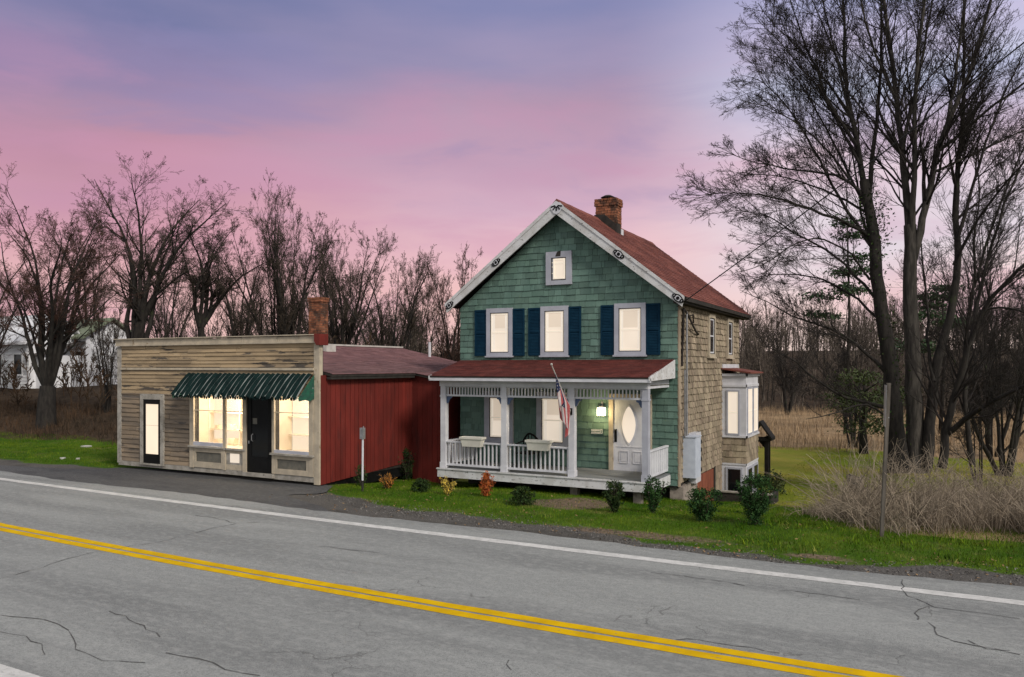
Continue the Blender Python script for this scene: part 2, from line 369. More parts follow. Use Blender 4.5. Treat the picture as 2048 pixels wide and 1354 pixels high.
mt['fl_white'] = M('flag_white_cloth', (.52, .47, .46), (.42, .36, .36), 9, rough=.85)
mt['fl_blue'] = M('flag_blue_cloth', (.008, .014, .045), (.014, .022, .06), 9, rough=.85)
mt['wire'] = M('cable_sheath', (.02, .02, .02), None, rough=.6)

# road asphalt
def asphalt(name, ca, cb, speck, dirt=None, pale=.34, grit=.36):
    global nt
    m = bpy.data.materials.new(name); m.use_nodes = True; nt = m.node_tree
    b = nt.nodes['Principled BSDF']; b.inputs['Specular IOR Level'].default_value = .25
    t = N('ShaderNodeTexCoord')
    def noise(sc, st=(1, 1, 1), det=5, ro=.6):
        mp = N('ShaderNodeMapping'); LK(t.outputs['Object'], mp.inputs[0]); mp.inputs['Scale'].default_value = st
        n = N('ShaderNodeTexNoise'); LK(mp.outputs[0], n.inputs[0]); n.inputs['Scale'].default_value = sc; n.inputs['Detail'].default_value = det; n.inputs['Roughness'].default_value = ro
        return n.outputs[0]
    out = mixc(maprange(noise(.55, (.22, 1.5, 1)), .38, .62), (*ca, 1), (*cb, 1))
    wear = maprange(noise(.33, (.5, 1.2, 1), 4), .40, .66)
    sp = noise(85, (1, 1, 1), 2, .5)
    out = mixc(math_n('MULTIPLY', maprange(sp, .50, .66), math_n('ADD', math_n('MULTIPLY', wear, speck), .22)), out, (.045, .046, .048, 1))
    out = mixc(maprange(noise(28, (1, 1, 1), 3, .6), .42, .66, 0, grit), out, (.09, .09, .092, 1))
    out = mixc(maprange(noise(9, (.7, 1.2, 1), 5, .6), .44, .68, 0, pale), out, (.35, .35, .335, 1))
    out = mixc(math_n('MULTIPLY', maprange(noise(110, (1, 1, 1), 2, .5), .60, .74), .4), out, (.5, .5, .5, 1))
    # hairline cracks: a warped cell network that shows only in worn patches
    wn = N('ShaderNodeTexNoise'); LK(t.outputs['Object'], wn.inputs[0]); wn.inputs['Scale'].default_value = 1.6; wn.inputs['Detail'].default_value = 6
    va = N('ShaderNodeVectorMath', operation='MULTIPLY_ADD'); LK(wn.outputs['Color'], va.inputs[0]); va.inputs[1].default_value = (1.1, 1.1, 0); LK(t.outputs['Object'], va.inputs[2])
    vo = N('ShaderNodeTexVoronoi', feature='DISTANCE_TO_EDGE'); LK(va.outputs[0], vo.inputs[0]); vo.inputs['Scale'].default_value = .62
    crk = math_n('MULTIPLY', maprange(vo.outputs[0], .009, .002), maprange(noise(.42, (.6, 1, 1), 3), .54, .60))
    out = mixc(math_n('MULTIPLY', crk, .5), out, (.05, .048, .045, 1))
    if dirt: out = mixc(maprange(noise(1.2, (.6, 1, 1)), .5, .7, 0, .8), out, (*dirt, 1))
    LK(out, b.inputs['Base Color']); b.inputs['Roughness'].default_value = .88
    bn = N('ShaderNodeBump'); bn.inputs['Strength'].default_value = .25; bn.inputs['Distance'].default_value = .01; LK(sp, bn.inputs['Height']); LK(bn.outputs[0], b.inputs['Normal'])
    return m
mt['asphalt'] = asphalt('grey_asphalt', (.272, .280, .270), (.192, .198, .193), .6)
mt['asphalt_dark'] = asphalt('dark_driveway_asphalt', (.040, .040, .042), (.062, .062, .063), .35, dirt=(.04, .04, .042), pale=.08, grit=.25)

# ground: lawn, gravel verge, bare earth, dry field, leaf litter, weighted by attributes painted where each really lies
def ground_mat():
    global nt
    m = bpy.data.materials.new('ground_cover'); m.use_nodes = True; nt = m.node_tree
    b = nt.nodes['Principled BSDF']; b.inputs['Roughness'].default_value = .95; b.inputs['Specular IOR Level'].default_value = .1
    t = N('ShaderNodeTexCoord')
    def noise(sc, det=6, ro=.6):
        n = N('ShaderNodeTexNoise'); LK(t.outputs['Object'], n.inputs[0]); n.inputs['Scale'].default_value = sc; n.inputs['Detail'].default_value = det; n.inputs['Roughness'].default_value = ro
        return n.outputs[0]
    def attr(n):
        a = N('ShaderNodeAttribute', attribute_name=n); return a.outputs['Fac']
    def edge(n, k=.35, sc=2.5):
        v = math_n('ADD', attr(n), math_n('MULTIPLY', math_n('SUBTRACT', noise(sc), .5), k*2))
        return maprange(v, .36, .64)
    lawn = mixc(maprange(noise(.45), .35, .65), (.034, .085, .004, 1), (.068, .120, .008, 1))
    lawn = mixc(maprange(noise(1.4), .52, .72, 0, .6), lawn, (.115, .115, .04, 1))
    lawn = mixc(maprange(noise(40, 3), .45, .75, 0, .55), lawn, (.02, .045, .008, 1))
    yard = mixc(maprange(noise(.25), .35, .65), (.125, .165, .012, 1), (.235, .205, .035, 1))
    yard = mixc(maprange(noise(18, 4), .45, .75, 0, .4), yard, (.04, .05, .015, 1))
    out = mixc(edge('yard', .3, .4), lawn, yard)
    gravel = mixc(maprange(noise(45, 3), .35, .65), (.055, .052, .048, 1), (.135, .125, .115, 1))
    gravel = mixc(maprange(noise(1.1), .45, .7, 0, .7), gravel, (.05, .047, .042, 1))
    out = mixc(edge('gravel'), out, gravel)
    earth = mixc(maprange(noise(12), .35, .65), (.19, .14, .10, 1), (.085, .062, .044, 1))
    out = mixc(edge('earth'), out, earth)
    dry = mixc(maprange(noise(.3), .35, .65), (.30, .205, .115, 1), (.20, .14, .08, 1))
    out = mixc(edge('dry', .3, .3), out, dry)
    lit = mixc(maprange(noise(1.5), .35, .65), (.035, .024, .016, 1), (.062, .043, .028, 1))
    out = mixc(edge('litter', .3, .4), out, lit)
    LK(out, b.inputs['Base Color'])
    bn = N('ShaderNodeBump'); bn.inputs['Strength'].default_value = .7; bn.inputs['Distance'].default_value = .04; LK(noise(22, 5), bn.inputs['Height']); LK(bn.outputs[0], b.inputs['Normal'])
    return m
mt['ground'] = ground_mat()

# ------------------------------------------------------------------ terrain
def axis(segs):
    out = []
    for a, b, s in segs: out.append(np.arange(a, b, s))
    return np.concatenate(out+[[segs[-1][1]]])
gx = axis([(-700, -150, 50), (-150, -50, 5), (-50, -26, .6), (-26, 8, .2), (8, 30, 1), (30, 150, 6), (150, 700, 50)])
gy = axis([(-300, 0, 30), (0, 12, 2), (12, 24, .2), (24, 50, .8), (50, 210, 4), (210, 700, 40)])
GX, GY = np.meshgrid(gx, gy); GZ = height(GX, GY)
nx, ny = len(gx), len(gy)
idx = np.arange(nx*ny).reshape(ny, nx)
F = np.stack([idx[:-1, :-1], idx[:-1, 1:], idx[1:, 1:], idx[1:, :-1]], -1).reshape(-1, 4)
me = fast_mesh('ground', np.stack([GX, GY, GZ], -1).reshape(-1, 3), [F], smooth=True)
def set_attr(me, n, vals):
    a = me.attributes.new(n, 'FLOAT', 'POINT'); a.data.foreach_set('value', np.asarray(vals, np.float32).ravel())
wob = .25*np.sin(GX*.8)+.2*np.sin(GX*2.1+1)+.12*np.sin(GX*4.7)
edgeY = np.interp(GX, [-60, -30, -22, -14.2, -13, -11, -8.5, -5, -2, 0, 3, 60], [15.2, 15.2, 15.3, 15.9, 14.9, 14.35, 14.1, 13.55, 13.35, 13.75, 14.0, 14.0])
gravel = 1-sstep(-.35, .35, GY-edgeY-wob*.6)
earth = np.exp(-(((GX+7.35)/1.05)**2+((GY-17.0)/1.3)**2)**2)
earth = np.maximum(earth, .72*np.exp(-(((GX+4.6)/2.4)**2+((GY-13.95)/.42)**2)))
earth = np.maximum(earth, .7*np.exp(-(((GX+1.6)/1.0)**2+((GY-13.65)/.3)**2)))
earth = np.maximum(earth, .8*np.exp(-(((GX+1.2)/1.)**2+((GY-22)/2.0)**2)))
earth = np.maximum(earth, .9*np.exp(-(((GX+3.4)/.8)**2+((GY-24.2)/.8)**2)))
fyG = np.maximum(0, GY-30)*.35
k = sstep(-22, -16, GX+fyG)
yard = sstep(21, 27, GY)*k
dryf = sstep(45, 49, GY+2*np.sin(GX*.3))*k
brush = sstep(-2.2, -.6, GX+.8*np.sin(GY*.9))*sstep(16.6, 17.6, GY-.25*np.maximum(GX, 0)*0)*(1-sstep(25, 30, GY))
litter = np.maximum(sstep(19.2, 20.4, GY+.4*np.sin(GX*.7))*(1-sstep(-25.5, -23, GX)), sstep(90, 100, GY))
litter = np.maximum(litter, sstep(25, 30, GY)*(1-sstep(-22, -18, GX+fyG)))
for n, v in (('gravel', gravel), ('earth', earth), ('yard', yard), ('dry', np.maximum(dryf, brush)), ('litter', litter)): set_attr(me, n, v)
tag(new_obj('ground', me, None, [mt['ground']]), kind='structure')

# ------------------------------------------------------------------ road
def bow(X, a): return a*np.clip(np.asarray(X, float)+5, -22, 22)**2
def strip(name, X0, X1, ya, yb, z, mat, jit=0., step=1.0):
    xs = np.arange(X0, X1+step, step); n = len(xs)
    ja = RNG.uniform(-jit, jit, n); jb = RNG.uniform(-jit, jit, n)
    V = np.concatenate([np.stack([xs, ya(xs)+ja, np.full(n, z)], -1), np.stack([xs, yb(xs)+jb, np.full(n, z)], -1)])
    i = np.arange(n-1)
    me = fast_mesh(name, V, [np.stack([i, i+1, n+i+1, n+i], -1)])
    return tag(new_obj(name, me, None, [mat]), kind='structure')
strip('road', -160, 160, lambda x: 3.6+0*x, lambda x: 12.95+bow(x, .0011)+.08*np.sin(x*.7), 0, mt['asphalt'], .05, .4)
strip('road_edge_line', -160, 160, lambda x: 12.02+bow(x, .0011), lambda x: 12.25+bow(x, .0011), .004, mt['whiteline'], .008, .35)
strip('road_edge_line', -160, 160, lambda x: 4.50+0*x, lambda x: 4.72+0*x, .004, mt['whiteline'], .008, .35)
strip('road_centre_line', -160, 160, lambda x: 8.28+bow(x, .0024), lambda x: 8.450+bow(x, .0024), .004, mt['yellowline'], .008, .35)
strip('road_centre_line', -160, 160, lambda x: 8.505+bow(x, .0024), lambda x: 8.675+bow(x, .0024), .004, mt['yellowline'], .008, .35)
# driveway in front of the shop
dp = [(-60, 12.5), (-60, 14.3), (-34, 14.2), (-28, 14.0), (-24.5, 14.35), (-22.2, 14.9), (-21.6, 16), (-13.7, 16), (-13.4, 15.5), (-12.9, 14.7), (-13.8, 14.2), (-12.6, 13.7), (-11.4, 13.2), (-11, 12.5)]
def smooth_poly(p, it=2):
    for _ in range(it):
        q = []
        for i in range(len(p)):
            a, b = p[i], p[(i+1) % len(p)]
            q += [(a[0]*.75+b[0]*.25, a[1]*.75+b[1]*.25), (a[0]*.25+b[0]*.75, a[1]*.25+b[1]*.75)]
        p = q
    return p
mb = MB(); mb.face([(x, y, -.008) for x, y in reversed(smooth_poly(dp))])
tag(mb.build('driveway', mt['asphalt_dark']), kind='structure')
# the long cracks in the carriageway
def gp(u, v):
    t = (u-UC)/FPX; d = FPX*CAMH/(v-VH); return (d*(-ST+t*CT), d*(CT+t*ST))
cr = [[(470, 1048), (410, 1060), (340, 1080), (262, 1093), (235, 1099)], [(192, 1104), (120, 1123), (60, 1142), (0, 1158), (-60, 1170)],
      [(388, 1031), (430, 1036), (470, 1047), (520, 1045)], [(0, 1232), (90, 1240), (140, 1262), (150, 1300), (200, 1322), (290, 1326)],
      [(330, 1308), (400, 1318), (455, 1338), (520, 1352)], [(1800, 1160), (1812, 1192), (1836, 1198), (1856, 1212), (1880, 1216), (1960, 1226), (2040, 1238)],
      [(1856, 1212), (1830, 1228), (1836, 1240)], [(1858, 1245), (1880, 1272), (1910, 1284), (1990, 1298), (2040, 1310)],
      [(1350, 1279), (1400, 1281), (1510, 1296), (1560, 1307)], [(1300, 1146), (1370, 1153), (1440, 1162), (1490, 1172)], [(1560, 1180), (1640, 1188), (1720, 1200)],
      [(0, 1262), (50, 1272), (80, 1290), (90, 1310)], [(1940, 1282), (1975, 1300), (2020, 1302)], [(225, 1222), (285, 1252), (320, 1275)], [(1015, 1318), (1022, 1340)], [(640, 1092), (700, 1100), (760, 1106)]]
mb = MB()
for pl in cr:
    P = [Vector((*gp(*p), 0)) for p in pl]; Q = []
    for a, b in zip(P[:-1], P[1:]):
        n = max(2, int((b-a).length/.16))
        for i in range(n): Q.append(a.lerp(b, i/n)+Vector((random.uniform(-.035, .035), random.uniform(-.03, .03), 0)))
    Q.append(P[-1])
    for i in range(len(Q)-1):
        a, b = Q[i], Q[i+1]; d = (b-a).normalized(); nrm = Vector((-d.y, d.x, 0))
        w0 = .002+.008*random.random(); w1 = .002+.008*random.random()
        mb.face([(*(a+nrm*w0).xy, .006), (*(a-nrm*w0).xy, .006), (*(b-nrm*w1).xy, .006), (*(b+nrm*w1).xy, .006)])
tag(mb.build('road_cracks', mt['crack']), kind='structure')

# ================================================================== buildings
def mbox(mb, f, a0, a1, b0, b1, d0, d1, m=0):
    c = [f(a, b, d) for d in (d0, d1) for a, b in ((a0, b0), (a1, b0), (a1, b1), (a0, b1))]
    i = len(mb.v); mb.v += c
    for q in ((3, 2, 1, 0), (4, 5, 6, 7), (0, 1, 5, 4), (1, 2, 6, 5), (2, 3, 7, 6), (3, 0, 4, 7)):
        mb.f.append(tuple(i+k for k in q)); mb.m.append(m)
def frame_boards(mb, f, a0, a1, b0, b1, w, d0, d1, wt=None, wb=None):
    wt = w if wt is None else wt; wb = w if wb is None else wb
    mbox(mb, f, a0, a0+w, b0, b1, d0, d1); mbox(mb, f, a1-w, a1, b0, b1, d0, d1)
    mbox(mb, f, a0+w, a1-w, b1-wt, b1, d0, d1+.004); mbox(mb, f, a0+w, a1-w, b0, b0+wb, d0, d1+.004)
def window(parent, f, a0, a1, b0, b1, case, trim, lit=True, rail=True, sashmat=None, sill=True, label=None, inset=0.):
    mb = MB(); frame_boards(mb, f, a0, a1, b0, b1, case, .0, .080, wt=case*1.05, wb=case*.75)
    w = mb.build('window', trim, parent)
    if label: w['label'] = label
    ia0, ia1, ib0, ib1 = a0+case, a1-case, b0+case*.75, b1-case*1.05
    mb = MB(); s = .045
    frame_boards(mb, f, ia0, ia1, ib0, ib1, .022, .0, .066)
    mb.build('jamb', mt['darkglass'] if lit else mt['dark'], w)
    ia0 += .022; ia1 -= .022; ib0 += .022; ib1 -= .022
    mb = MB(); frame_boards(mb, f, ia0, ia1, ib0, ib1, s, .0, .054)
    if rail: mid = (ib0+ib1)/2; mbox(mb, f, ia0+s, ia1-s, mid-.022, mid+.022, .0, .056)
    mb.build('sash', sashmat or (mt['sash'] if lit else trim), w)
    mb = MB(); mbox(mb, f, ia0+s*.5, ia1-s*.5, ib0+s*.5, ib1-s*.5, .0, .044)
    mb.build('pane', mt['lit'] if lit else mt['darkglass'], w)
    if lit:
        random.seed(int(abs(a0)*100)); hb = random.uniform(.30, .62)
        mb = MB(); mbox(mb, f, ia0+s, ia1-s, ib1-s-(ib1-ib0)*hb, ib1-s*.6, .02, .0465); mb.build('blind', mt['blind2'], w)
        mb = MB(); cw = random.uniform(.05, .10)
        for a, b in ((ia0+s, ia0+s+cw), (ia1-s-cw*.7, ia1-s)):
            mbox(mb, f, a, b, ib0+s, ib1-s, .02, .0485)
        mb.build('curtain', mt['curtain'], w)
    if sill:
        mb = MB(); mbox(mb, f, a0-.03, a1+.03, b0-.045, b0-.001, .0, .115); mb.build('sill', trim, w)
    return w

# ------------------------------------------------------------------ the green shingled house
HX0, HX1, HY0, HY1 = -12.45, -5.74, 20.27, 27.8
RX, RZ, EXR, EZR, EXL, EZL = -9.1, 7.75, -5.48, 4.93, -12.77, 5.0
house = thing('house', 'two-storey gabled house with green shingle front, blue shutters and a white porch', 'house', (-9.1, 24, -1.2))
ff = lambda a, b, d: (a, HY0-d, b)
fr = lambda a, b, d: (HX1+d, a, b)
mb = MB()
mb.prism([(HX0, HY0, -.12), (HX1, HY0, -.12), (HX1, HY0, 4.70), (RX, HY0, 7.55), (HX0, HY0, 4.85)], (0, HY1-HY0, 0))
mb.build('wall', mt['dark'], house)
mb = MB(); courses(mb, [(HX0, -.06), (HX1, -.06), (HX1, 4.72), (RX, 7.5), (HX0, 4.85)], .178, .13, .36, ff, .022, gap=.007)
mb.build('front_shingles', mt['green'], house)
mb = MB(); courses(mb, [(HY0+.12, 0.0), (HY1, 0.0), (HY1, 4.72), (HY0+.12, 4.72)], 0.178, .06, .18, fr, .036, gap=.009, jit=.011)
courses(mb, [(24.3, -1.0), (25.2, -1.0), (25.2, 0), (24.3, 0)], .195, .1, .3, fr, .024)
mb.build('side_shingles', mt['tan_shingle'], house)
mb = MB(); mbox(mb, fr, HY0-.02, HY0+.12, -.08, 4.72, -.01, .03)
mb.build('corner_board', mt['tan_shingle'], house)
mb = MB(); mb.box(HX0+.15, HX1-.12, HY0+.2, HY1-.1, -1.7, -.121)
mb.build('foundation', mt['dark'], house)
mb = MB(); mb.box(-5.98, -5.62, 20.32, 20.68, -.75, -.09); mb.box(-5.76, -5.66, 20.68, 21.9, -1.2, -.06)
mb.build('foundation_pier', mt['conc'], house)
mb = MB(); mbox(mb, fr, 21.95, 24.05, -1.3, -.03, -.02, .012)
for k in range(11): mbox(mb, fr, 21.96+k*.19, 21.96+k*.19+.18, -1.3, -.04, .012, .022)
mb.build('basement_panel', mt['rustpanel'], house)
mb = MB(); mbox(mb, fr, 24.06, 24.2, -1.4, .02, .0, .05); mb.build('basement_post', mt['dark'], house)
# roof: deck, then overlapping shingles on both slopes
RY0, RY1 = 19.93, 28.6
mb = MB()
mb.prism([(RX, RY0, RZ-.03), (EXR, RY0, EZR-.03), (EXR, RY0, EZR-.13), (RX, RY0, RZ-.15)][::-1], (0, RY1-RY0, 0))
mb.prism([(RX, RY0, RZ-.03), (RX, RY0, RZ-.15), (EXL, RY0, EZL-.13), (EXL, RY0, EZL-.03)][::-1], (0, RY1-RY0, 0))
roof = mb.build('roof', mt['dark'], house)
def slope_map(x0, z0, x1, z1, flip=False):
    L = math.hypot(x1-x0, z1-z0); ux, uz = (x1-x0)/L, (z1-z0)/L
    nx_, nz_ = (-uz, ux) if x1 > x0 else (uz, -ux)
    if nz_ < 0: nx_, nz_ = -nx_, -nz_
    if not flip: return (lambda a, b, d: (x0+ux*b+nx_*d, a, z0+uz*b+nz_*d)), L
    return (lambda a, b, d: (x0+ux*b+nx_*d, -a, z0+uz*b+nz_*d)), L
mb = MB()
f, L = slope_map(EXR+.02, EZR-.03-.016, RX, RZ-.03)
courses(mb, [(RY0-.015, 0), (RY1, 0), (RY1, L+.02), (RY0-.015, L+.02)], .145, .22, .34, f, .014, jit=.004)
f, L = slope_map(EXL-.02, EZL-.03-.015, RX, RZ-.03, True)
courses(mb, [(-RY1, 0), (-RY0+.015, 0), (-RY0+.015, L+.02), (-RY1, L+.02)], .145, .22, .34, f, .014, jit=.004)
for k in range(30):
    y = RY0-.01+k*.29; mb.prism([(RX-.14, y, RZ-.12), (RX+.14, y, RZ-.125), (RX, y, RZ+.012+.01*random.random())], (0, .295, 0))
mb.build('roof_shingles', mt['roof'], roof)
mb = MB()   # rake boards under the front overhang
mb.prism([(RX, RY0-.035, RZ-.06), (RX, RY0-.035, RZ-.42), (EXR-.06, RY0-.035, EZR-.30), (EXR+.0, RY0-.035, EZR-.05)], (0, .045, 0))
mb.prism([(RX, RY0-.034, RZ-.06), (EXL-.0, RY0-.034, EZL-.05), (EXL+.06, RY0-.034, EZL-.30), (RX, RY0-.034, RZ-.42)], (0, .045, 0))
mb.prism([(RX, RY0-.055, RZ-.04), (RX, RY0-.055, RZ-.15), (EXR, RY0-.055, EZR-.13), (EXR, RY0-.055, EZR-.03)], (0, .02, 0))
mb.prism([(RX, RY0-.054, RZ-.04), (EXL, RY0-.054, EZL-.03), (EXL, RY0-.054, EZL-.13), (RX, RY0-.054, RZ-.15)], (0, .02, 0))
mb.build('rake_board', mt['peel'], house)
mb = MB(); mb.box(EXR-.3, EXR-.03, RY0+.02, RY1-.05, EZR-.2, EZR-.12); mb.box(EXR-.02, EXR+.03, RY0+.05, RY1-.1, EZR-.15, EZR-.045)
mb.build('eave_fascia', mt['dark'], house)
def ornament(x, z, rot, s, fan=False):
    mb = MB(); y0 = RY0-.036
    c, sn = math.cos(rot), math.sin(rot)
    def P(a, b, y): return (x+a*c-b*sn, y, z+a*sn+b*c)
    if fan:
        mb.prism([P(a*s, b*s, y0) for a, b in ((-.25, .02), (-.1, -.2), (0, -.24), (.1, -.2), (.25, .02), (.12, .14), (0, .17), (-.12, .14))], (0, -.022, 0), 1)
        for k in range(5):
            t = R(198+k*36); q = (math.cos(t), math.sin(t))
            mb.prism([P(.045*q[0]*s-.016*q[1], .045*q[1]*s+.016*q[0]+.05, y0-.022), P(.045*q[0]*s+.016*q[1], .045*q[1]*s-.016*q[0]+.05, y0-.022), P(.21*q[0]*s+.02*q[1], .2*q[1]*s-.02*q[0]+.06, y0-.022), P(.21*q[0]*s-.02*q[1], .2*q[1]*s+.02*q[0]+.06, y0-.022)], (0, -.012, 0), 0)
    else:
        al = [(.2*math.cos(t), .105*math.sin(t)*(1-.3*abs(math.cos(t)))) for t in np.linspace(0, 2*math.pi, 18, endpoint=False)]
        mb.prism([P(a*s*1.15, b*s*1.2, y0) for a, b in al], (0, -.02, 0), 0)
        mb.prism([P(a*s*.85, b*s*.8, y0-.02) for a, b in al], (0, -.008, 0), 1)
        mb.prism([P(.06*s*math.cos(t), .06*s*math.sin(t), y0-.028) for t in np.linspace(0, 2*math.pi, 10, endpoint=False)], (0, -.008, 0), 0)
        for sg in (-1, 1):
            mb.prism([P(sg*.12*s+a, b, y0-.028) for a, b in ((-.02, -.05), (.02, -.03), (.02, .05), (-.02, .03))], (0, -.006, 0), 0)
    mb.build('ornament', [mt['black'], mt['white']], house)
sr = math.atan2(EZR-RZ, EXR-RX); sl = math.atan2(RZ-EZL, RX-EXL)
ornament(RX+.02, RZ-.22, 0, .85, True)
for t in (.51, .955): ornament(RX+(EXR-RX)*t, RZ-.235+(EZR-RZ+.03)*t, sr, .80)
for t in (.52, .955): ornament(RX+(EXL-RX)*t, RZ-.235+(EZL-RZ+.03)*t, sl, .72)
# chimney
def brick_stack(parent, name, x0, x1, y0, y1, z0, z1, corbel=3, cap=True):
    mb = MB(); mb.box(x0+.012, x1-.012, y0+.012, y1-.012, z0, z1-.03)
    ch = mb.build(name, mt['mortar'], parent)
    mb = MB(); nz = int((z1-z0)/.075); hz = (z1-z0)/nz
    for k in range(nz):
        o = .03 if k >= nz-corbel else 0
        z = z0+k*hz; off = .1*(k % 2)
        for (c0, c1, fx) in ((x0-o, x1+o, 0), (y0-o, y1+o, 1)):
            a = c0-off
            while a < c1-.01:
                b0, b1 = max(a, c0), min(a+.2, c1)
                if b1-b0 > .03:
                    j = random.uniform(-.006, .01)
                    if fx == 0:
                        mb.box(b0+.005, b1-.005, y0-o-j, y0+.05, z+.005, z+hz-.006); mb.box(b0+.005, b1-.005, y1-.05, y1+o+j, z+.005, z+hz-.006)
                    else:
                        mb.box(x1-.05, x1+o+j, b0+.005, b1-.005, z+.006, z+hz-.007); mb.box(x0-o-j, x0+.05, b0+.005, b1-.005, z+.006, z+hz-.007)
                a += .205
    mb.build('bricks', mt['brick'], ch)
    return ch
ch = brick_stack(house, 'chimney', -9.2, -8.52, 23.1, 23.62, 6.95, 8.36)
mb = MB(); mb.prism([(-9.23, 23.06, 7.7), (-8.49, 23.06, 7.12), (-8.49, 23.06, 7.5), (-8.9, 23.06, 7.86), (-9.23, 23.06, 7.86)], (0, .045, 0))
mb.box(-8.53, -8.485, 23.1, 23.45, 7.1, 7.55)
mb.build('flashing', mt['dark'], ch)
mb = MB(); mb.box(-8.5, -8.47, 23.46, 23.66, 7.05, 7.42); mb.build('flashing', mt['white'], ch)
mb = MB(); mb.tube([(-8.88, 23.36, 8.3), (-8.88, 23.36, 8.43)], .12, 10); mb.tube([(-8.88, 23.36, 8.43), (-8.88, 23.36, 8.50)], [.24, .10], 10)
mb.build('chimney_cap', mt['dark'], ch)
# upper windows and shutters
for i, (a0, a1, sl0, sl1) in enumerate(((-11.51, -10.64, -11.92, -10.26), (-9.73, -8.87, -10.13, -8.49), (-7.5, -6.61, -7.9, -6.22))):
    window(house, ff, a0, a1, 3.40, 4.80, .125, mt['lilac'])
    for b0, b1 in ((sl0, a0-.005), (a1+.005, sl1)):
        mb = MB(); frame_boards(mb, ff, b0, b1, 3.40, 4.77, .05, .02, .064)
        mbox(mb, ff, b0+.05, b1-.05, 4.06, 4.12, .02, .064)
        mbox(mb, ff, b0+.05, b1-.05, 3.45, 4.72, .02, .040)
        for k in range(31):
            z = 3.455+k*.0415
            if not 4.03 < z < 4.11: mb.prism([ff(b0+.05, z, .035), ff(b0+.05, z, .058), ff(b0+.05, z+.034, .046), ff(b0+.05, z+.034, .035)], (b1-b0-.1, 0, 0))
        mb.build('shutter', mt['navy'], house)
w = window(house, ff, -9.56, -8.77, 5.40, 6.34, .165, mt['lilac'], lit=False, rail=False, sill=False, label='small attic window with a lit blind and part of its casing missing')
mb = MB(); frame_boards(mb, ff, -9.33, -8.96, 5.56, 6.14, .045, .02, .075); mbox(mb, ff, -9.285, -9.005, 5.99, 6.03, .02, .072)
for z in (5.72, 5.9, 6.02): mbox(mb, ff, -9.40, -9.335, z, z+.02, .02, .062)
mb.build('blind_frame', mt['sash'], w)
mb = MB(); mbox(mb, ff, -9.30, -8.99, 5.58, 6.12, .02, .06); mb.build('blind', mt['lit'], w)
mb = MB(); mb.prism([ff(-9.26, 6.20, .07), ff(-9.10, 6.20, .07), ff(-9.09, 6.36, .07), ff(-9.2, 6.33, .07)], (0, -.02, 0)); mb.build('casing_gap', mt['dark'], w)
# ground floor windows, door, lamp, plaque
window(house, ff, -11.58, -10.62, .86, 2.36, .17, mt['lilac'])
window(house, ff, -9.86, -8.86, .80, 2.36, .16, mt['lilac'])
mb = MB(); frame_boards(mb, ff, -7.66, -6.45, .225, 2.34, .13, .0, .07, wb=.03); dfr = mb.build('door_frame', mt['cream'], house)
mb = MB(); mbox(mb, ff, -7.53, -6.58, .25, 2.20, .0, .045)
for a0, a1 in ((-7.36, -7.10), (-6.98, -6.72)):
    frame_boards(mb, ff, a0, a1, .46, .80, .02, .045, .06); mbox(mb, ff, a0+.05, a1-.05, .51, .75, .045, .056)
mbox(mb, ff, -7.45, -6.66, .90, .925, .045, .056)
door = mb.build('door', mt['white'], house)
ov = lambda k, s: [(-7.085+.19*s*math.sin(t)*(.62+.38*math.sin(t)**2), .0, 1.51+.49*s*math.cos(t)) for t in np.linspace(0, 2*math.pi, 28, endpoint=False)]
mb = MB(); mb.prism([(x, HY0-.045, z) for x, _, z in ov(0, 1.12)], (0, -.012, 0)); mb.build('oval_moulding', mt['white'], door)
mb = MB(); mb.prism([(x, HY0-.057, z) for x, _, z in ov(0, 1.0)], (0, -.008, 0)); mb.build('oval_glass', mt['lit'], door)
mb = MB(); mbox(mb, ff, -7.50, -7.43, 1.03, 1.38, .045, .055); mb.tube([ff(-7.465, 1.05, .055), ff(-7.465, 1.07, .10), ff(-7.465, 1.22, .105), ff(-7.465, 1.25, .055)], .012, 6); mb.sphere(ff(-7.465, 1.34, .075), .034)
mb.build('door_handle', mt['black'], door)
mb = MB(); mbox(mb, ff, -7.93, -7.80, 1.96, 2.0, .0, .12); mbox(mb, ff, -7.885, -7.845, 1.98, 2.12, .0, .04)
lamp = mb.build('porch_lamp', mt['steel'], house)
mb = MB(); mbox(mb, ff, -7.96, -7.77, 1.74, 1.955, .02, .17); mb.build('lamp_glass', mt['lamp'], lamp)
pl = bpy.data.lights.new('porch_bulb', 'POINT'); plo = bpy.data.objects.new('porch_bulb', pl); COL.objects.link(plo)
pl.energy = 22; pl.color = (1, .78, .40); pl.shadow_soft_size = .08; plo.location = (-7.865, HY0-.30, 1.83)
mb = MB(); mbox(mb, ff, -8.20, -7.83, 1.21, 1.38, .022, .042, 0)
x = -8.175
for row, z in ((0, 1.325), (1, 1.255)):
    x = -8.178
    while x < -7.93:
        ww = random.uniform(.014, .03); mbox(mb, ff, x, x+ww, z-.026, z+.026, .042, .047, 1); x += ww+.007
frame_boards(mb, ff, -7.915, -7.85, 1.235, 1.355, .018, .042, .048)
mb.m[-24:] = [1]*24
mb.build('number_plaque', [mt['green'], mt['white']], house)
# side windows upstairs
for a0, a1 in ((23.3, 24.1), (25.8, 26.62)):
    window(house, fr, a0, a1, 3.38, 4.66, .11, mt['cream'], lit=False, sashmat=mt['white'])
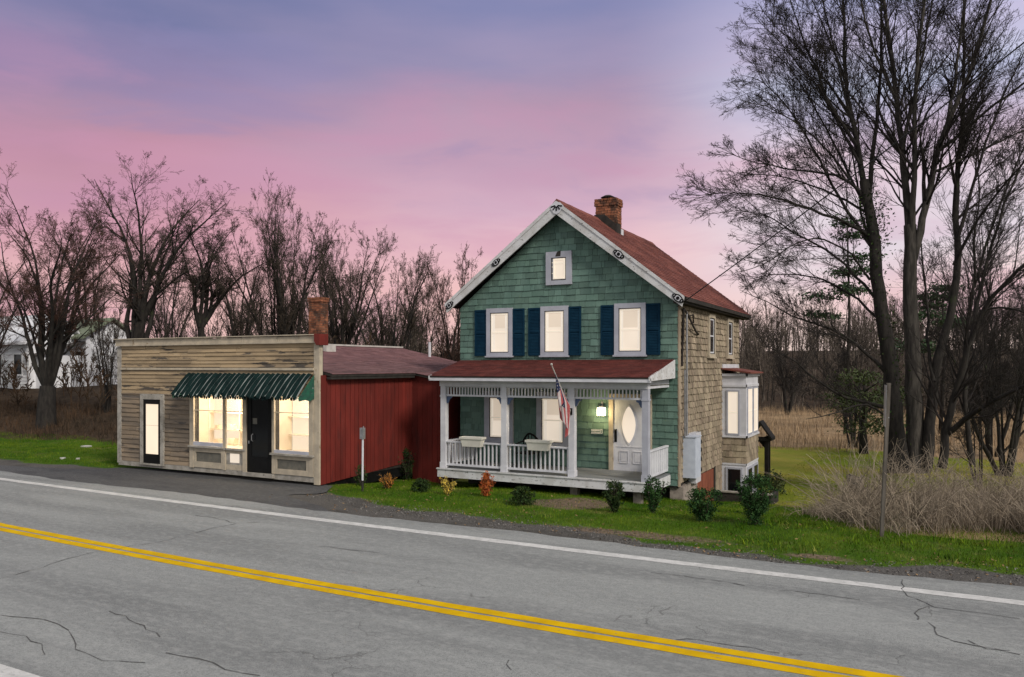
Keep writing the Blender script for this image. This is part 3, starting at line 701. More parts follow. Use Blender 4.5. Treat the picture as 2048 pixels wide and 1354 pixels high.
# meter boxes and conduit on the side wall
mb = MB(); mbox(mb, fr, 20.62, 21.18, .12, 1.2, .02, .36); mbox(mb, fr, 20.60, 21.2, 1.2, 1.225, .02, .38)
mtr = mb.build('meter_box', mt['metergrey'], house)
mb = MB(); mbox(mb, fr, 21.2, 21.75, -.1, 1.27, .02, .22); mb.build('meter_panel', mt['white'], mtr)
mb = MB()
for z in (.25, .55, .8, 1.02): mb.sphere((HX1+.26, 21.5, z), .075, sc=(.8, 1, 1))
mb.build('meter_dial', mt['dark'], mtr)
mb = MB(); mb.tube([(HX1+.09, 20.75, 1.2), (HX1+.09, 20.75, 4.55)], .03); mb.tube([(HX1+.08, 20.60, 1.2), (HX1+.08, 20.60, 3.0)], .022)
mb.build('conduit', mt['steel'], mtr)
mb = MB(); mb.tube([(HX1+.08, 20.5, 4.62), (HX1+.1, 20.9, 4.45), (HX1+.14, 21.2, 4.2), (HX1+.1, 21.7, 4.05), (HX1+.06, 22.1, 4.0)], .03, 6); mb.tube([(HX1+.1, 20.9, 4.45), (HX1+.12, 21.3, 4.5), (HX1+.05, 21.6, 4.3)], .02, 6); mb.tube([(HX1+.08, 20.5, 4.62), (HX1+.05, 20.45, 3.4), (HX1+.06, 20.4, 3.1)], .035, 6)
mb.build('dead_vine', mt['twig'], house)
# bay window
BY0, BY1, BX = 25.2, 27.15, -4.97
fb = lambda a, b, d: (a, BY0-d, b)
fs = lambda a, b, d: (BX+d, a, b)
mb = MB(); mb.box(HX1+.0, BX, BY0, BY1, -1.7, 2.86)
bay = mb.build('bay_window', mt['white'], house)
mb = MB(); mbox(mb, fb, HX1+.03, BX+.04, 2.44, 2.52, 0, .03); mbox(mb, fs, BY0-.03, BY1, 2.44, 2.52, 0, .03)
mbox(mb, fb, HX1+.03, BX+.07, 2.78, 2.86, 0, .06); mbox(mb, fs, BY0-.06, BY1, 2.78, 2.86, 0, .06)
mbox(mb, fb, HX1+.03, BX+.05, .84, .90, 0, .05); mbox(mb, fs, BY0-.05, BY1, .84, .90, 0, .05)
mbox(mb, fb, HX1+.03, BX+.02, -.03, .03, 0, .02); mbox(mb, fs, BY0-.02, BY1, -.03, .03, 0, .02)
mb.box(HX1+.028, HX1+.06, BY0-.05, BY1+.4, 2.98, 3.16)
mb.build('bay_trim', mt['white'], bay)
mb = MB(); courses(mb, [(HX1+.03, .03), (BX+.01, .03), (BX+.01, .84), (HX1+.03, .84)], .195, .1, .28, fb, .022)
courses(mb, [(BY0, .03), (BY1, .03), (BY1, .84), (BY0, .84)], .195, .1, .28, fs, .022)
mb.build('bay_shingles', mt['tan_shingle'], bay)
mb = MB()
P = [(HX1, BY0-.14, 3.0), (BX+.16, BY0-.14, 2.86), (BX+.16, BY1+.1, 2.86), (HX1, BY1+.1, 3.0)]
mb.prism(P, (0, 0, .045)); mb.build('bay_roof', mt['roof'], bay)
def bay_win(f, a0, a1, b0, b1, lit, nm, case):
    mb = MB(); frame_boards(mb, f, a0, a1, b0, b1, case, .0, .028); fro = mb.build('casing', mt['lilac'], bay)
    a0 += case; a1 -= case; b0 += case; b1 -= case
    mb = MB(); frame_boards(mb, f, a0, a1, b0, b1, .03, 0, .02)
    if lit: mbox(mb, f, a0+.03, a1-.03, (b0+b1)/2-.02, (b0+b1)/2+.02, 0, .02)
    mb.build('bay_sash', mt['sash'] if lit else mt['dark'], bay)
    mb = MB(); mbox(mb, f, a0+.015, a1-.015, b0+.015, b1-.015, 0, .012); mb.build('bay_pane', mt['lit'] if lit else mt['darkglass'], bay)
bay_win(fb, -5.58, -5.17, .92, 2.34, True, 0, .05)
for a0 in (25.33, 26.28): bay_win(fs, a0, a0+.78, .92, 2.42, True, 0, .05)
bay_win(fb, -5.60, -5.08, -1.02, -.10, False, 0, .06)
for a0 in (25.33, 26.28): bay_win(fs, a0, a0+.78, -1.02, -.10, False, 0, .07)

# ------------------------------------------------------------------ porch
PY = 18.45; PX0, PX1 = -12.02, -5.98; DZ = .26
mb = MB(); x = PX0
for k in range(13):
    y = PY+.02+k*.138; mb.box(PX0-.02, PX1+.02, y, y+.132, DZ-.03, DZ)
porch = mb.build('porch', mt['deck'], house)
mb = MB(); mb.box(PX0-.04, PX1+.04, PY-.05, PY, DZ-.25, DZ-.035); mb.box(PX1+.0, PX1+.045, PY+.001, HY0-.06, DZ-.28, DZ-.032); mb.box(PX0-.045, PX0, PY+.001, HY0-.06, DZ-.25, DZ-.032)
mb.box(PX0-.06, PX1+.06, PY-.075, PY-.001, DZ-.034, DZ-.001)
mb.build('deck_fascia', mt['peel'], porch)
for x in (-10.6, -8.0, -6.3):
    mb = MB(); mb.box(x-.10, x+.10, PY+.12, PY+.32, -.7, DZ-.03); mb.build('deck_pier', mt['mortar'], porch)
PX = [-11.92, -9.99, -8.02, -6.06]; pw = .08
for x in PX:
    mb = MB(); mb.box(x-pw, x+pw, PY+.02, PY+.18, DZ+.001, 2.54); mb.box(x-pw-.015, x+pw+.015, PY+.005, PY+.195, DZ+.001, DZ+.16); mb.box(x-pw-.012, x+pw+.012, PY+.008, PY+.192, 2.24, 2.29)
    mb.build('porch_post', mt['lilac'] if x > -7 else mt['white'], porch)
mb = MB(); mb.box(PX0, PX1, PY, PY+.2, 2.54, 2.735); mb.box(PX1-.2, PX1-.002, PY+.2, HY0-.03, 2.54, 2.735); mb.box(PX0+.002, PX0+.2, PY+.2, HY0-.03, 2.54, 2.735)
mb.box(PX0-.1, PX1+.12, PY-.28, PY+.001, 2.70, 2.735)
mb.box(PX0-.14, PX1+.17, PY-.33, PY-.28, 2.70, 2.80)
mb.build('porch_beam', mt['white'], porch)
for i in range(3):                                     # spindle friezes and blue brackets
    a, b = PX[i]+pw, PX[i+1]-pw
    mb = MB(); mb.box(a, b, PY+.06, PY+.14, 2.26, 2.31); mb.box(a, b, PY+.065, PY+.135, 2.51, 2.54)
    n = 19
    for k in range(n):
        x = a+(k+.5)*(b-a)/n; mb.box(x-.016, x+.016, PY+.085, PY+.115, 2.31, 2.51)
    mb.build('spindle_frieze', mt['white'], porch)
    for (x, sg) in ((a, 1), (b, -1)):
        pts = [(x, 2.26), (x+sg*.17, 2.26), (x+sg*.165, 2.21), (x+sg*.11, 2.19), (x+sg*.075, 2.12), (x+sg*.05, 2.07), (x, 2.06)]
        if sg < 0: pts = pts[::-1]
        mb = MB(); mb.prism([(p, PY+.085, q) for p, q in pts][::-1], (0, .03, 0)); mb.build('bracket', mt['bluebr'], porch)
for i in range(2):
    a, b = PX[i]+pw, PX[i+1]-pw
    mb = MB(); mb.box(a, b, PY+.05, PY+.15, .97, 1.01); mb.box(a, b, PY+.07, PY+.13, .33, .385)
    n = 14
    for k in range(n):
        x = a+(k+.6)*(b-a)/n; mb.box(x-.017, x+.017, PY+.083, PY+.117, .385, .97)
    mb.build('railing', mt['white'], porch)
mb = MB(); xs = PX[3]+.03
mb.box(xs-.04, xs+.05, PY+.18, HY0-.06, .97, 1.01); mb.box(xs-.03, xs+.03, PY+.18, HY0-.06, .33, .38)
for k in range(9): y = PY+.22+k*.185; mb.box(xs-.02, xs+.02, y, y+.16, .38, .97)
mb.build('railing', mt['white'], porch)
mb = MB(); xs = PX[0]-.03
mb.box(xs-.04, xs+.05, PY+.18, HY0-.06, .97, 1.01); mb.box(xs-.03, xs+.03, PY+.18, HY0-.06, .33, .38)
for k in range(12): y = PY+.28+k*.135; mb.box(xs-.02, xs+.02, y, y+.04, .38, .97)
mb.build('railing', mt['white'], porch)
# porch roof
mb = MB(); fx0, fx1, fy, fz = PX0-.14, PX1+.16, PY-.34, 2.805
mb.prism([(fx0, fy, fz-.02), (fx1, fy, fz-.02), (fx1-.02, HY0-.02, 3.24), (HX0+.02, HY0-.02, 3.24)], (0, 0, .035))
prf = mb.build('porch_roof', mt['dark'], porch)
L = math.hypot(HY0-fy, 3.255-fz); uy, uz = (HY0-fy)/L, (3.255-fz)/L
fpr = lambda a, b, d: (a, fy+uy*b-uz*d, fz+.02+uz*b+uy*d)
mb = MB(); courses(mb, [(fx0-.01, 0), (fx1+.01, 0), (fx1-.02, L-.02), (HX0+.02, L-.02)], .13, .22, .32, fpr, .013, jit=.004)
mb.build('porch_roof_shingles', mt['maroon'], porch)
mb = MB(); mb.prism([(fx1-.03, fy-.01, fz-.07), (fx1-.03, HY0-.05, 2.78), (fx1-.03, HY0-.05, 3.26), (fx1-.03, fy-.01, fz+.03)], (.04, 0, 0)); mb.build('porch_gable_board', mt['peel'], porch)
mb = MB(); mb.prism([(fx0+.0, fy-.01, fz-.07), (fx0+.0, HY0-.05, 2.78), (fx0+.0, HY0-.05, 3.2), (fx0+.0, fy-.01, fz+.03)], (.04, 0, 0))
mb.build('porch_gable_board', mt['peel'], porch)
mb = MB(); mb.box(PX0, PX1, PY+.2, HY0-.03, 2.60, 2.63); mb.build('porch_ceiling', mt['bulkhead'], porch)

# ------------------------------------------------------------------ things on the porch
def planter(x0, x1, label):
    t = thing('planter_box', label, 'planter', ((x0+x1)/2, PY-.03, .98), 'planter boxes hung on the porch railing')
    mb = MB(); c = (x0+x1)/2
    def ring(w, d, z): return [(c-w/2, PY-.02-d/2+.0, z), (c+w/2, PY-.02-d/2, z), (c+w/2, PY-.02+d/2, z), (c-w/2, PY-.02+d/2, z)]
    w = x1-x0
    rings = [ring(w*.8, .19, .90), ring(w*.88, .22, 1.06), ring(w*.94, .24, 1.10), ring(w, .27, 1.11), ring(w, .27, 1.165), ring(w*.95, .23, 1.165), ring(w*.9, .2, 1.12)]
    i = len(mb.v)
    for r in rings: mb.v += r
    for k in range(len(rings)-1):
        for q in range(4): mb.f.append((i+4*k+q, i+4*k+(q+1) % 4, i+4*k+4+(q+1) % 4, i+4*k+4+q)); mb.m.append(0)
    mb.f.append((i+3, i+2, i+1, i)); mb.m.append(0)
    mb.build('box', mt['planter'], t)
    mb = MB(); z = 1.12; mb.box(c-w*.45, c+w*.45, PY-.12, PY+.08, z-.03, z-.005)
    mb.build('soil', mt['dark'], t)
    mb = MB()
    for sx in (-.3, .3): mb.box(c+w*sx-.02, c+w*sx+.02, PY+.03, PY+.17, 1.012, 1.02)
    mb.build('hanger', mt['steel'], t)
planter(-11.28, -10.58, 'cream planter box hung on the railing in front of the left porch window')
planter(-9.27, -8.57, 'cream planter box hung on the railing beside the flag')
t = thing('porch_chair', 'black metal chair with a curved back behind the porch railing', 'chair', (-9.72, 19.35, DZ))
mb = MB(); pts = [(-9.98+.5*k/10, 19.62-.10*math.sin(math.pi*k/10), 1.0+.22*math.sin(math.pi*k/10)) for k in range(11)]
mb.tube(pts, .028, 7)
for k in (2, 4, 6, 8): mb.tube([(-9.98+.05*k, 19.60, .72), pts[k]], .013, 6)
mb.build('backrest', mt['black'], t)
mb = MB(); mb.box(-9.98, -9.48, 19.12, 19.62, .68, .72); mb.build('seat', mt['black'], t)
for sx in (-9.96, -9.5):
    for sy, top in ((19.14, .95), (19.6, 1.0)):
        mb = MB(); mb.tube([(sx, sy, DZ), (sx, sy, top)], .017, 6); mb.build('leg', mt['black'], t)
    mb = MB(); mb.tube([(sx, 19.14, .95), (sx, 19.35, .98), (sx, 19.6, 1.0)], .02, 6); mb.build('armrest', mt['black'], t)

# flag on the post by the door
fl = thing('flag', 'faded stars and stripes flag drooping from its angled pole on a porch post', 'flag', (-8.02, PY+.02, 1.95))
FB = Vector((-8.04, PY+.015, 1.93)); FT = Vector((-8.10, PY-1.0, 3.12))
mb = MB(); mb.tube([FB, FT], [.018, .013], 8); mb.sphere(FT+Vector((0, -.01, .02)), .032); pole = mb.build('pole', mt['stonew'], fl)
mb = MB(); mb.box(-8.09, -7.99, PY-.005, PY+.019, 1.85, 2.02); mb.build('pole_bracket', mt['black'], fl)
NS, NT = 26, 34; HL, FLY = .80, 1.12
def flagP(s, tt):
    p = FT.lerp(FB, (.13+s*HL)/(FB-FT).length)
    h = FLY*tt
    drift = .34*(1-s)*(1-math.exp(-2.0*tt))
    q = p+Vector((.16*(1-s)*tt, .75*drift, 0))
    q.z = p.z-h*(.72+.28*s)-.06*drift
    k = min(1, tt*3)
    q.x += .24*(s-.45)*k+.075*math.sin(s*8.5+.6+.8*tt)*k+.03*math.sin(s*21+2*tt)*k; q.y += .06*math.sin(s*15+1+1.2*tt)*k
    return q
mb = MB()
for i in range(NS+1):
    for j in range(NT+1): mb.v.append(tuple(flagP(i/NS, j/NT)))
for i in range(NS):
    for j in range(NT):
        mb.f.append((i*(NT+1)+j, (i+1)*(NT+1)+j, (i+1)*(NT+1)+j+1, i*(NT+1)+j+1))
        s, tt = (i+.5)/NS, (j+.5)/NT
        mb.m.append(2 if (s < 9/13 and tt < .56) else (0 if int(s*13) % 2 == 0 else 1))
for a in range(9):
    for b in range(11):
        if (a+b) % 2: continue
        s, tt = (a+1)/10*9/13, (b+1)/12*.56
        c = flagP(s, tt); ds = (flagP(s+.012, tt)-c).normalized(); dt = (flagP(s, tt+.012)-c).normalized(); nn = ds.cross(dt).normalized()
        for sg in (-1, 1):
            pts = []
            for q in range(10):
                r = .017 if q % 2 == 0 else .008; t = math.pi*q/5
                pts.append(c+ds*r*math.cos(t)+dt*r*math.sin(t)+nn*sg*.006)
            mb.face(pts if sg > 0 else pts[::-1], 1)
mb.build('cloth', [mt['fl_red'], mt['fl_white'], mt['fl_blue']], fl, smooth=True)

# service cable from the gable corner up to the street pole
A = Vector((EXR-.25, 20.15, 4.66)); B = Vector((4.0, 14.0, 10.0)); C_ = Vector((18, -5, 10.2))
def sag(a, b, s, n): return [a.lerp(b, k/n)-Vector((0, 0, s*4*(k/n)*(1-k/n))) for k in range(n+1)]
mb = MB(); mb.tube(sag(A, B, .12, 24)+sag(B, C_, .3, 12)[1:], .014, 6)
tag(mb.build('service_cable', mt['wire']), 'black service cable rising from the house eave past the bare tree', 'cable')

# ------------------------------------------------------------------ the old shop
SX0, SX1, SY, SYB = -21.85, -13.85, 15.62, 24.6
shop = thing('shop_building', 'weathered wooden shop with a false front, striped awning and red side wall', 'shop', (-17.85, 20, 0))
sf = lambda a, b, d: (a, SY-d, b)
sr_ = lambda a, b, d: (SX1+d, a, b)
RXs, RZs, EZs = -17.85, 3.80, 2.90
mb = MB(); yb = SY+1.15; mb.prism([(SX0+.05, yb, .08), (SX1-.02, yb, .08), (SX1-.02, yb, 2.86), (RXs, yb, 3.72), (SX0+.05, yb, 2.86)], (0, SYB-yb-.08, 0))
WH = [(-18.50, -16.55, .80, 2.45), (-15.40, -14.18, .76, 2.45)]
xs_ = [SX0+.02, WH[0][0], WH[0][1], WH[1][0], WH[1][1], SX1-.02]
for k in (0, 2, 4): mb.box(xs_[k], xs_[k+1], SY+.001, SY+.14, .08, 2.451)
for a, b, c, d in WH: mb.box(a, b, SY+.001, SY+.14, .08, c)
mb.box(SX0+.02, SX1-.02, SY+.001, SY+.14, 2.452, 3.86); mb.box(SX1-.04, SX1-.02, SY+.14, SY+1.16, .08, 2.86)
mb.build('wall', mt['dark'], shop)
mb = MB(); courses(mb, [(SX0+.15, 3.06), (SX1-.18, 3.06), (SX1-.18, 3.70), (SX0+.15, 3.70)], .108, .9, 3.6, sf, .028, gap=.008, jit=.007)
courses(mb, [(SX0+.15, 2.28), (SX1-.18, 2.28), (SX1-.18, 2.97), (SX0+.15, 2.97)], .115, .9, 3.6, sf, .028, gap=.008, jit=.007)
mb.build('upper_boards', mt['boards_up'], shop)
mb = MB(); courses(mb, [(SX0+.15, .22), (-18.62, .22), (-18.62, 2.285), (SX0+.15, 2.285)], .135, .7, 2.2, sf, .028, gap=.008, jit=.008)
mb.build('lower_boards', mt['boards_low'], shop)
mb = MB(); mb.box(SX0+.02, -16.42, SY-.025, SY+.02, .085, .225); mb.box(-15.46, SX1-.18, SY-.026, SY+.02, .07, .225); mb.box(-16.5, -15.4, SY-.12, SY+.02, .10, .2)
mb.build('base_board', mt['greytrim'], shop)
mb = MB(); mb.box(SX0-.03, SX0+.15, SY-.035, SY+.1, .15, 3.69); mb.build('corner_board', mt['greytrim'], shop)
mb = MB(); mb.box(SX1-.18, SX1+.0, SY-.035, SY+.1, .02, 3.69); mb.build('corner_board', mt['cream'], shop)
mb = MB(); mb.box(SX0-.06, SX1-.1, SY-.09, SY+.15, 3.70, 3.745)
x = SX0-.08
for w in (2.9, 1.1, 1.35, 1.3, 1.3): mb.box(x, min(x+w-.012, SX1-.1), SY-.06-random.uniform(0, .012), SY+.2, 3.746, 3.885+random.uniform(-.01, .012)); x += w
mb.box(SX0-.09, SX1-.1, SY-.12, SY+.22, 3.90, 3.925); mb.box(SX0+.15, SX1-.18, SY-.06, SY, 2.985, 3.05)
mb.build('cornice', mt['cream'], shop)
mb = MB(); mb.prism([(SX1-.1, SY-.12, 3.93), (SX1-.1, SY-.12, 3.74), (SX1-.02, SY-.12, 3.64), (SX1+.08, SY-.12, 3.64), (SX1+.08, SY-.12, 3.93)], (0, .34, 0))
mb.build('cornice_bracket', mt['red'], shop)
mb = MB(); y = SY+.02
while y < SYB-.05:
    w = random.uniform(.17, .21); mb.box(SX1-.03, SX1+.012+random.uniform(0, .006), y, min(y+w-.016, SYB-.03), .02+max(0, (y-SY))*.045, 2.86); y += w
mb.box(SX1-.2, SX1-.03, SY+.001, SYB-.05, 2.80, 2.86)
x = SX1+.02
while x < SX1+.98:
    w = random.uniform(.15, .19); mb.box(x, x+w-.009, 19.72, 19.74+random.uniform(0, .004), -.42, 2.82); x += w
mb.box(SX1+.9, SX1+1.0, 19.75, SYB-.1, -.42, 2.82)
mb.build('red_side_boards', mt['red'], shop)
mb = MB(); mb.box(SX1-.15, SX1-.04, SY+.2, 19.7, -.2, .3); mb.build('crawl_shade', mt['black'], shop)  # black box stands in for the shade of the open crawl space
mb = MB()     # roof shingles of the low gable
mb.prism([(RXs, SY+.2, RZs-.02), (SX1+.22, SY+.2, EZs-.0), (SX1+.22, SY+.2, EZs-.08), (RXs, SY+.2, RZs-.1)][::-1], (0, SYB-SY-.1, 0))
mb.prism([(RXs, SY+.2, RZs-.02), (RXs, SY+.2, RZs-.1), (SX0-.2, SY+.2, EZs-.08), (SX0-.2, SY+.2, EZs)][::-1], (0, SYB-SY-.1, 0))
mb.prism([(SX1+.2, 19.6, EZs-.005), (SX1+1.12, 19.6, EZs-.16), (SX1+1.12, 19.6, EZs-.24), (SX1+.2, 19.6, EZs-.085)][::-1], (0, SYB-19.6, 0))
sroof = mb.build('roof', mt['dark'], shop)
mb = MB(); f, L = slope_map(SX1+.24, EZs-.012, RXs, RZs-.02)
courses(mb, [(SY+.2, 0), (SYB+.14, 0), (SYB+.14, L), (SY+.2, L)], .15, .24, .36, f, .016, jit=.006)
f, L = slope_map(SX0-.22, EZs-.012, RXs, RZs-.02, True)
courses(mb, [(-SYB-.14, 0), (-SY-.2, 0), (-SY-.2, L), (-SYB-.14, L)], .15, .24, .36, f, .016, jit=.006)
f, L = slope_map(SX1+1.14, EZs-.165, SX1+.2, EZs-.01)
courses(mb, [(19.58, 0), (SYB+.1, 0), (SYB+.1, L), (19.58, L)], .15, .24, .36, f, .016, jit=.006)
mb.build('roof_shingles', mt['roof2'], sroof)
mb = MB(); mb.box(RXs-.1, RXs+.1, SY+.25, SYB+.1, RZs-.01, RZs+.045); mb.build('ridge_cap', mt['stonew'], sroof)
mb = MB(); mb.box(SX1+.05, SX1+.2, SY+.2, 19.58, EZs-.15, EZs-.082); mb.build('eave_shadow_strip', mt['dark'], shop)  # dark strip standing in for the shadow under the eave
sch = brick_stack(shop, 'chimney', -17.5, -17.0, 19.2, 19.55, 3.4, 5.30, corbel=2)
mb = MB(); mb.box(-17.0, -16.72, 19.15, 19.6, 3.45, 3.80); mb.build('flashing', mt['stonew'], sch)
mb = MB(); mb.tube([(-16.2, 24.2, 3.4), (-16.2, 24.2, 3.98)], .05, 8); mb.build('vent_pipe', mt['white'], shop)
# narrow lit side door
mb = MB(); frame_boards(mb, sf, -20.78, -19.76, .16, 2.27, .13, .0, .075, wt=.16, wb=.05); sw = mb.build('narrow_window', mt['greytrim'], shop)
mb = MB(); frame_boards(mb, sf, -20.65, -19.89, .21, 2.11, .10, .0, .060, wb=.28, wt=.14); mb.build('black_frame', mt['black'], sw)
mb = MB(); mbox(mb, sf, -20.56, -19.98, .45, 2.0, .0, .046); mb.build('pane', mt['lit_shop'], sw)
mb = MB(); mbox(mb, sf, -20.56, -19.98, 1.335, 1.342, .02, .050); mb.build('muntin', mt['cream'], sw)
# display windows
def display(a0, a1, b0, b1, vs, hs):
    mb = MB(); mbox(mb, sf, a0, a1, b0, b1, -.012, -.006); o = mb.build('display_window', mt['shopglass'], shop)
    mb = MB()
    for x in vs: mbox(mb, sf, x-.011, x+.011, b0, b1, -.005, .008)
    for z in hs: mbox(mb, sf, a0, a1, z-.010, z+.010, -.004, .009)
    mb.build('muntin', mt['cream2'], o)
    return o
dw1 = display(-18.50, -17.33, .80, 2.45, (-17.92,), (1.84,))
dw2 = display(-17.23, -16.55, .80, 2.45, (), (1.84,))
dw3 = display(-15.40, -14.18, .76, 2.45, (-14.80,), (1.86,))
rr_ = random.Random(4)
for (a, b, c, d) in WH:            # a shallow lit show space behind each window
    mb = MB(); mb.box(a-.3, b+.3, SY+.95, SY+1.0, c-.1, d+.1); rm = mb.build('showroom_wall', mt['lit_shop'], shop)  # the back wall itself emits, in place of lamplight falling on it
    mb = MB(); mb.box(a-.3, b+.3, SY+.15, SY+.95, c-.06, c-.01); mb.box(a-.3, b+.3, SY+.15, SY+.95, d+.02, d+.06); mb.box(a-.32, a-.3, SY+.15, SY+.95, c, d); mb.box(b+.3, b+.32, SY+.15, SY+.95, c, d); mb.build('showroom_lining', mt['cream2'], rm)
    mb = MB()
    for z in (c+.42, c+.92): mb.box(a-.25, b+.25, SY+.74, SY+.94, z, z+.025)
    mb.box((a+b)/2-.02, (a+b)/2+.02, SY+.74, SY+.94, c, d)
    mb.build('showroom_shelf', mt['cream2'], rm)
    mb = MB(); x = a-.1
    while x < b:
        w = rr_.uniform(.14, .34); h = rr_.uniform(.12, .36)
        if rr_.random() < .4: mb.box(x, x+w, SY+.76, SY+.93, c+.0, c+h)
        if rr_.random() < .25: mb.box(x, x+w*.8, SY+.78, SY+.92, c+.446, c+.446+h*.8)
        x += w+rr_.uniform(.05, .3)
    mb.build('showroom_goods', mt['goods'], rm)
    mb = MB(); mb.box(a+.1, b-.1, SY+.30, SY+.42, d-.02, d+.015); mb.build('ceiling_lamp', mt['lamp'], rm)
    sl_ = bpy.data.lights.new('shop_lamp', 'POINT'); slo = bpy.data.objects.new('shop_lamp', sl_); COL.objects.link(slo)
    sl_.energy = 40*(b-a); sl_.color = (1, .86, .68); sl_.shadow_soft_size = .25; slo.location = ((a+b)/2, SY+.32, 2.0)
mb = MB()
mbox(mb, sf, -18.66, -18.50, .2, 2.45, 0, .06); mbox(mb, sf, -17.33, -17.23, .2, 2.45, 0, .055); mbox(mb, sf, -16.55, -16.42, .2, 2.45, 0, .07)
mbox(mb, sf, -18.50, -17.33, .22, .38, 0, .05); mbox(mb, sf, -17.23, -16.55, .22, .36, 0, .03); mbox(mb, sf, -18.50, -17.33, .66, .78, 0, .05); mbox(mb, sf, -17.23, -16.55, .68, .76, 0, .03)
mbox(mb, sf, -18.50, -18.42, .38, .66, 0, .05); mbox(mb, sf, -17.4, -17.33, .38, .66, 0, .05)
mbox(mb, sf, -15.48, -15.40, .22, 2.45, 0, .06); mbox(mb, sf, -14.18, -14.04, .22, 2.45, 0, .06)
mbox(mb, sf, -15.40, -14.18, .22, .36, 0, .05); mbox(mb, sf, -15.40, -14.18, .62, .72, 0, .05); mbox(mb, sf, -15.40, -15.31, .36, .62, 0, .05); mbox(mb, sf, -14.28, -14.18, .36, .62, 0, .05)
sfm = mb.build('shopfront_frame', mt['cream'], shop)
mb = MB(); mbox(mb, sf, -18.66, -17.28, .79, .84, 0, .13); mbox(mb, sf, -17.28, -16.45, .77, .82, 0, .09); mbox(mb, sf, -15.5, -14.02, .73, .78, 0, .13)
mb.build('shopfront_sill', mt['greytrim'], sfm)
mb = MB(); mbox(mb, sf, -18.50, -17.33, .84, .94, .0, .06); mb.build('sill_lining', mt['lilac'], sfm)
mb = MB(); mbox(mb, sf, -15.40, -14.18, .78, .86, .0, .06); mb.build('sill_lining', mt['lilac'], sfm)
mb = MB(); mbox(mb, sf, -18.42, -17.4, .38, .66, 0, .02); mb.build('stall_riser_panel', mt['bulkhead'], sfm)
mb = MB(); mbox(mb, sf, -15.31, -14.28, .36, .62, 0, .02); mb.build('stall_riser_panel', mt['bulkhead'], sfm)
mb = MB(); mbox(mb, sf, -17.08, -16.72, .42, .67, 0, .02); mb.build('cellar_light', mt['lit'], shop)
mb = MB(); mbox(mb, sf, -17.23, -17.08, .36, .68, 0, .018); mbox(mb, sf, -16.72, -16.55, .36, .68, 0, .018); mbox(mb, sf, -17.08, -16.72, .36, .42, 0, .018); mb.build('stall_riser_panel', mt['greytrim'], sfm)
# shop door: black, mostly glass
mb = MB(); frame_boards(mb, sf, -16.42, -15.48, .22, 2.45, .16, .0, .03, wb=.42, wt=.12); mbox(mb, sf, -16.42, -15.48, .22, 2.45, 0, .008)
sdoor = mb.build('door', mt['black'], shop)
mb = MB(); mbox(mb, sf, -16.26, -15.64, .64, 2.33, .008, .014); mb.build('door_glass', mt['darkglass'], sdoor)
mb = MB(); mbox(mb, sf, -16.22, -16.06, 1.52, 1.68, .014, .017); mb.build('door_notice', mt['bulkhead'], sdoor)
mb = MB(); mb.tube([sf(-16.2, 1.05, .03), sf(-16.2, 1.08, .08), sf(-16.2, 1.22, .08), sf(-16.2, 1.25, .03)], .014, 6); mbox(mb, sf, -16.37, -16.33, .98, 1.06, .03, .036); mb.build('door_handle', mt['steel'], sdoor)
# awning: striped canvas on a sloped frame, with a torn scalloped edge
AX0, AX1, AZ0, AZ1, AY = -18.70, -14.02, 2.28, 2.90, 15.0
mb = MB(); nst = 26; cols = nst*4; rows = 8
def awp(a, r, und=0.):
    t = r/rows; x = AX0+(AX1-AX0)*a/cols
    ph = (a % 4)/4
    rib = .022*math.cos(2*math.pi*ph)
    y = SY-.035-(SY-AY)*t; z = AZ1-(AZ1-AZ0)*(t**1.25)+rib*.7
    jag = (.03*math.sin(a*.9)+.025*math.sin(a*2.3+1)) if r == rows else 0
    return (x+.01*math.sin(r*.7+a), y-rib*.7, z+jag-und)
for a in range(cols+1):
    for r in range(rows+1): mb.v.append(awp(a, r))
for a in range(cols):
    for r in range(rows):
        i = a*(rows+1)+r; mb.f.append((i, i+1, i+rows+2, i+rows+1)); mb.m.append(1 if (a % 4 == 3) or (a % 16 == 6) else 0)
awn = mb.build('awning', [mt['awn_dark'], mt['awn_light']], shop)
mb = MB()
for k in range(nst*2):
    x = AX0+(AX1-AX0)*k/(nst*2); w = (AX1-AX0)/(nst*2); h = .075+.03*random.random()
    if random.random() < .1: h *= .3
    z = AZ0+.02
    mb.face([(x, AY-.005, z), (x+w*.1, AY-.008, z-h*.8), (x+w*.5, AY-.012, z-h), (x+w*.9, AY-.008, z-h*.8), (x+w, AY-.005, z)], 0)
mb.build('awning_valance', [mt['awn_dark']], awn)
for x, nm in ((AX0, 0), (AX1, 1)):
    mb = MB(); mb.prism([(x-.004, SY-.03, AZ1-.02), (x-.004, AY, AZ0), (x-.004, AY+.03, AZ0-.08), (x-.004, AY+.25, AZ0-.05), (x-.004, AY+.42, AZ0-.09), (x-.004, SY-.03, AZ0-.03)], (.008, 0, 0))
    mb.build('awning_flap', mt['awn_green'], awn)

